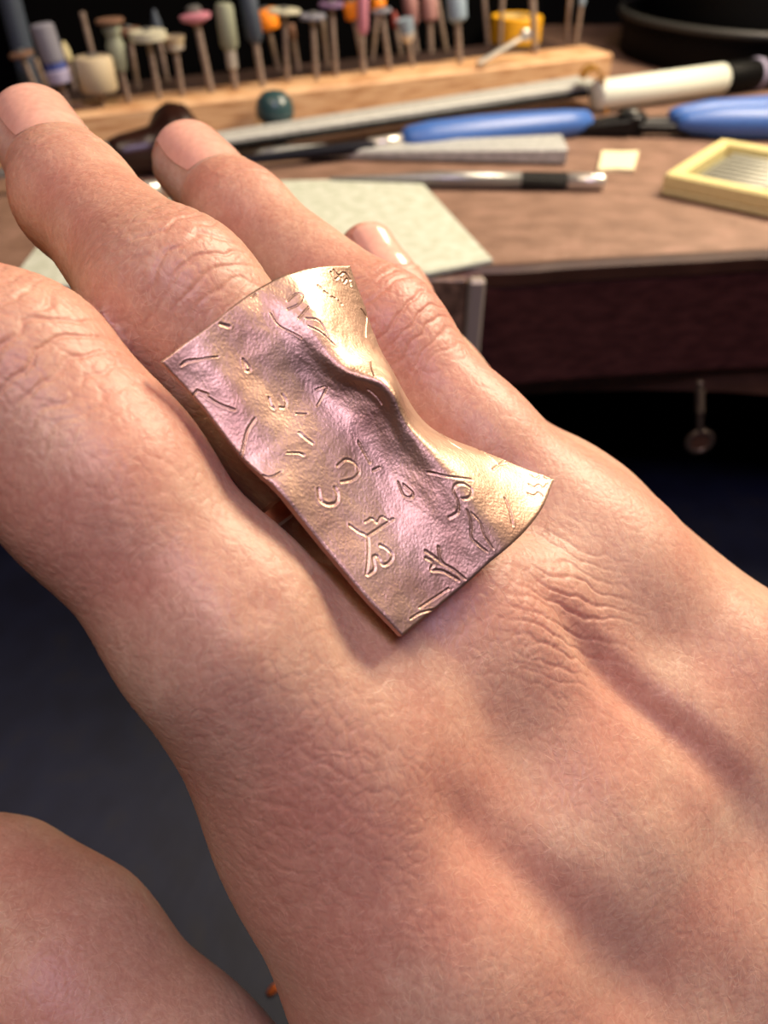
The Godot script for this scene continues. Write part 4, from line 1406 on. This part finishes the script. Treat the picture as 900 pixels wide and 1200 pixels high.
# ---------------------------------------------------------------- skin, nails, bronze
func skin_materials() -> void:
	var pores := FastNoiseLite.new()
	pores.noise_type = FastNoiseLite.TYPE_CELLULAR
	pores.cellular_return_type = FastNoiseLite.RETURN_DISTANCE2_SUB
	pores.cellular_jitter = 1.0
	pores.seed = 40
	pores.frequency = 0.028
	pores.domain_warp_enabled = true
	pores.domain_warp_amplitude = 14.0
	pores.domain_warp_frequency = 0.03
	pores.fractal_octaves = 2
	pores.fractal_gain = 0.45
	pores.fractal_lacunarity = 1.9
	var img := pores.get_seamless_image(1024, 1024)
	img.convert(Image.FORMAT_RGBA8)
	var fleck := FastNoiseLite.new()
	fleck.noise_type = FastNoiseLite.TYPE_SIMPLEX_SMOOTH
	fleck.seed = 41
	fleck.frequency = 0.012
	fleck.fractal_octaves = 3
	var img2 := fleck.get_seamless_image(1024, 1024)
	img2.convert(Image.FORMAT_RGBA8)
	var src := img.get_data()
	var fl := img2.get_data()
	# short pale strokes of dry skin, raised a little
	var strokes := PackedFloat32Array()
	strokes.resize(1024 * 1024)
	for n in 1500:
		var p := Vector2(rng.randf() * 1024.0, rng.randf() * 1024.0)
		var a := rng.randf() * TAU
		var bend := rng.randf_range(-0.03, 0.03)
		var power := rng.randf_range(0.35, 1.0)
		for k in rng.randi_range(12, 42):
			p += Vector2(cos(a), sin(a))
			a += bend
			for dy in range(-1, 2):
				for dx in range(-1, 2):
					var id := posmod(int(p.y) + dy, 1024) * 1024 + posmod(int(p.x) + dx, 1024)
					strokes[id] = maxf(strokes[id], power * (1.0 if dx == 0 and dy == 0 else 0.6))
	var out := PackedByteArray()
	out.resize(src.size())
	for k in range(0, src.size(), 4):
		var h := src[k] / 255.0
		var f := fl[k] / 255.0
		var line := (1.0 - smoothstep(0.06, 0.34, h))
		var dry := maxf(smoothstep(0.50, 0.75, f) * line * 0.6, strokes[k / 4])
		var g := 0.84 + 0.05 * f
		out[k] = int(clampf(g + 0.10 * dry - 0.035 * line, 0.0, 1.0) * 255.0)
		out[k + 1] = int(clampf(g - 0.01 + 0.15 * dry - 0.075 * line * (1.0 - dry), 0.0, 1.0) * 255.0)
		out[k + 2] = int(clampf(g - 0.01 + 0.16 * dry - 0.075 * line * (1.0 - dry), 0.0, 1.0) * 255.0)
		var up := int(clampf(h * 0.8 + 0.25 * strokes[k / 4], 0.0, 1.0) * 255.0)
		src[k] = up
		src[k + 1] = up
		src[k + 2] = up
		out[k + 3] = 255
	var albedo := ImageTexture.create_from_image(Image.create_from_data(1024, 1024, false, Image.FORMAT_RGBA8, out))
	var bump := ImageTexture.create_from_image(Image.create_from_data(1024, 1024, false, Image.FORMAT_RGBA8, src))
	var m := mat(Color.WHITE, 0.46)
	m.vertex_color_use_as_albedo = true
	surfaced(m, albedo, Vector3(30, 30, 30), bump, 0.10)
	m.metallic_specular = 0.45
	m.subsurf_scatter_enabled = true
	m.subsurf_scatter_strength = 0.18
	M.skin = m
	var nl := mat(Color(0.93, 0.72, 0.63), 0.2)
	nl.subsurf_scatter_enabled = true
	nl.subsurf_scatter_strength = 0.1
	surfaced(nl, noise_tex(0.02, 3, [[0.0, Color(0.92, 0.9, 0.9)], [1.0, Color.WHITE]]), Vector3(60, 60, 60))
	M.nail = nl
	var sand := noise_tex(0.09, 3, [], FastNoiseLite.TYPE_SIMPLEX_SMOOTH, 51, 1024)
	var patina := noise_tex(0.008, 4, [[0.0, Color(0.80, 0.72, 0.70)], [0.5, Color(0.95, 0.92, 0.90)], [1.0, Color.WHITE]], FastNoiseLite.TYPE_SIMPLEX_SMOOTH, 52)
	M.bronze = surfaced(mat(Color(0.82, 0.70, 0.63), 0.46, 1.0), patina, Vector3(28, 28, 28), sand, 0.045)
	M.band = mat(Color(0.90, 0.70, 0.62), 0.34, 1.0)

# ---------------------------------------------------------------- lamps, all out of view
func lamp(called: String, label: String, category: String, pos: Vector3, towards: Vector3, size: Vector2, color: Color, energy: float, glow: float, arm_to: Vector3) -> void:
	var o := thing(called, label, category, pos)
	var z := (pos - towards).normalized()
	var x := Vector3.UP.cross(z).normalized()
	var basis := Basis(x, z.cross(x), z)
	var inner := Transform3D(basis, Vector3.ZERO)
	part("housing", slab(Vector3(size.x + 0.02, size.y + 0.02, 0.02), 0.003), M.black_gloss, o, inner.translated_local(Vector3(0, 0, 0.0115)))
	var g := mat(Color(0.9, 0.9, 0.9), 0.6)
	g.emission_enabled = true
	g.emission = color
	g.emission_energy_multiplier = glow
	part("diffuser", slab(Vector3(size.x, size.y, 0.002), 0.0005), g, o, inner)
	var l := AreaLight3D.new()
	l.name = called + "_glow"
	l.area_size = size
	l.light_color = color
	l.light_energy = energy
	l.shadow_enabled = true
	add_child(l)
	l.global_transform = Transform3D(basis, pos - z * 0.0025)
	var b := pos + z * 0.02
	part("arm", rod(0.007, (arm_to - b).length(), 0.001), M.black_gloss, o, standing(b - pos, arm_to - b))

func light_up() -> void:
	lamp("unseen_bench_lamp", "unseen rectangular warm white lamp on an arm, lighting hand and bench from the right", "lamp", WARM_AT, WARM_TO, Vector2(0.34, 0.16), Color(1.0, 0.92, 0.80), WARM_E, 1.2, Vector3(0.72, BENCH + 0.55, -0.72))  # out of view, placed to light the hand and plate from the right
	lamp("unseen_lilac_lamp", "unseen lilac tinted panel lamp overhead, lighting the ring plate", "lamp", LILAC_AT, LILAC_TO, Vector2(0.16, 0.16), Color(0.90, 0.82, 1.0), LILAC_E, 0.9, Vector3(LILAC_AT.x, 2.5, LILAC_AT.z + 0.3))  # out of view, placed so the plate catches lilac reflections
	lamp("added_fill_lamp", "added warm white panel lamp under the ceiling for fill light", "lamp", Vector3(-0.35, 2.42, 0.35), Vector3(-0.35, 0.0, 0.349), Vector2(0.5, 0.5), Color(1.0, 0.90, 0.78), FILL_E, 0.8, Vector3(-0.35, 2.5, 0.35))  # added fill light, softens the dark lower left of the hand

const FILL_E := 2.4
const WARM_AT := Vector3(0.34, BENCH + 0.42, -0.42)
const WARM_TO := Vector3(0.02, BENCH, -0.20)
const WARM_E := 1.7
const LILAC_AT := Vector3(0.12, BENCH + 0.62, 0.20)
const LILAC_TO := Vector3(0.0, BENCH + 0.06, -0.14)
const LILAC_E := 0.48

func _ready() -> void:
	rng.seed = 7
	var cam := Camera3D.new()
	cam.name = "camera"
	cam.fov = rad_to_deg(2.0 * atan(600.0 / FOCAL))
	cam.near = 0.01
	cam.far = 20.0
	var lens := CameraAttributesPhysical.new()
	lens.frustum_focal_length = 12.0 / (600.0 / FOCAL)
	lens.frustum_focus_distance = 0.092
	lens.frustum_near = 0.01
	lens.frustum_far = 20.0
	lens.exposure_aperture = 16.0
	cam.attributes = lens
	add_child(cam)
	cam.transform = Transform3D(Basis(Vector3.RIGHT, CAM_UP, CAM_BACK), EYE)
	cam.current = true
	var env := Environment.new()
	env.background_mode = Environment.BG_COLOR
	env.background_color = Color(0.01, 0.01, 0.012)
	env.tonemap_mode = Environment.TONE_MAPPER_LINEAR
	env.tonemap_exposure = 0.43
	env.sdfgi_enabled = true
	env.ssao_enabled = true
	env.ssil_enabled = true
	var we := WorldEnvironment.new()
	we.name = "environment"
	we.environment = env
	add_child(we)
	make_materials()
	skin_materials()
	light_up()
	build_room()
	build_bench()
	build_block()
	build_tools()
	build_hand()
	build_ring()
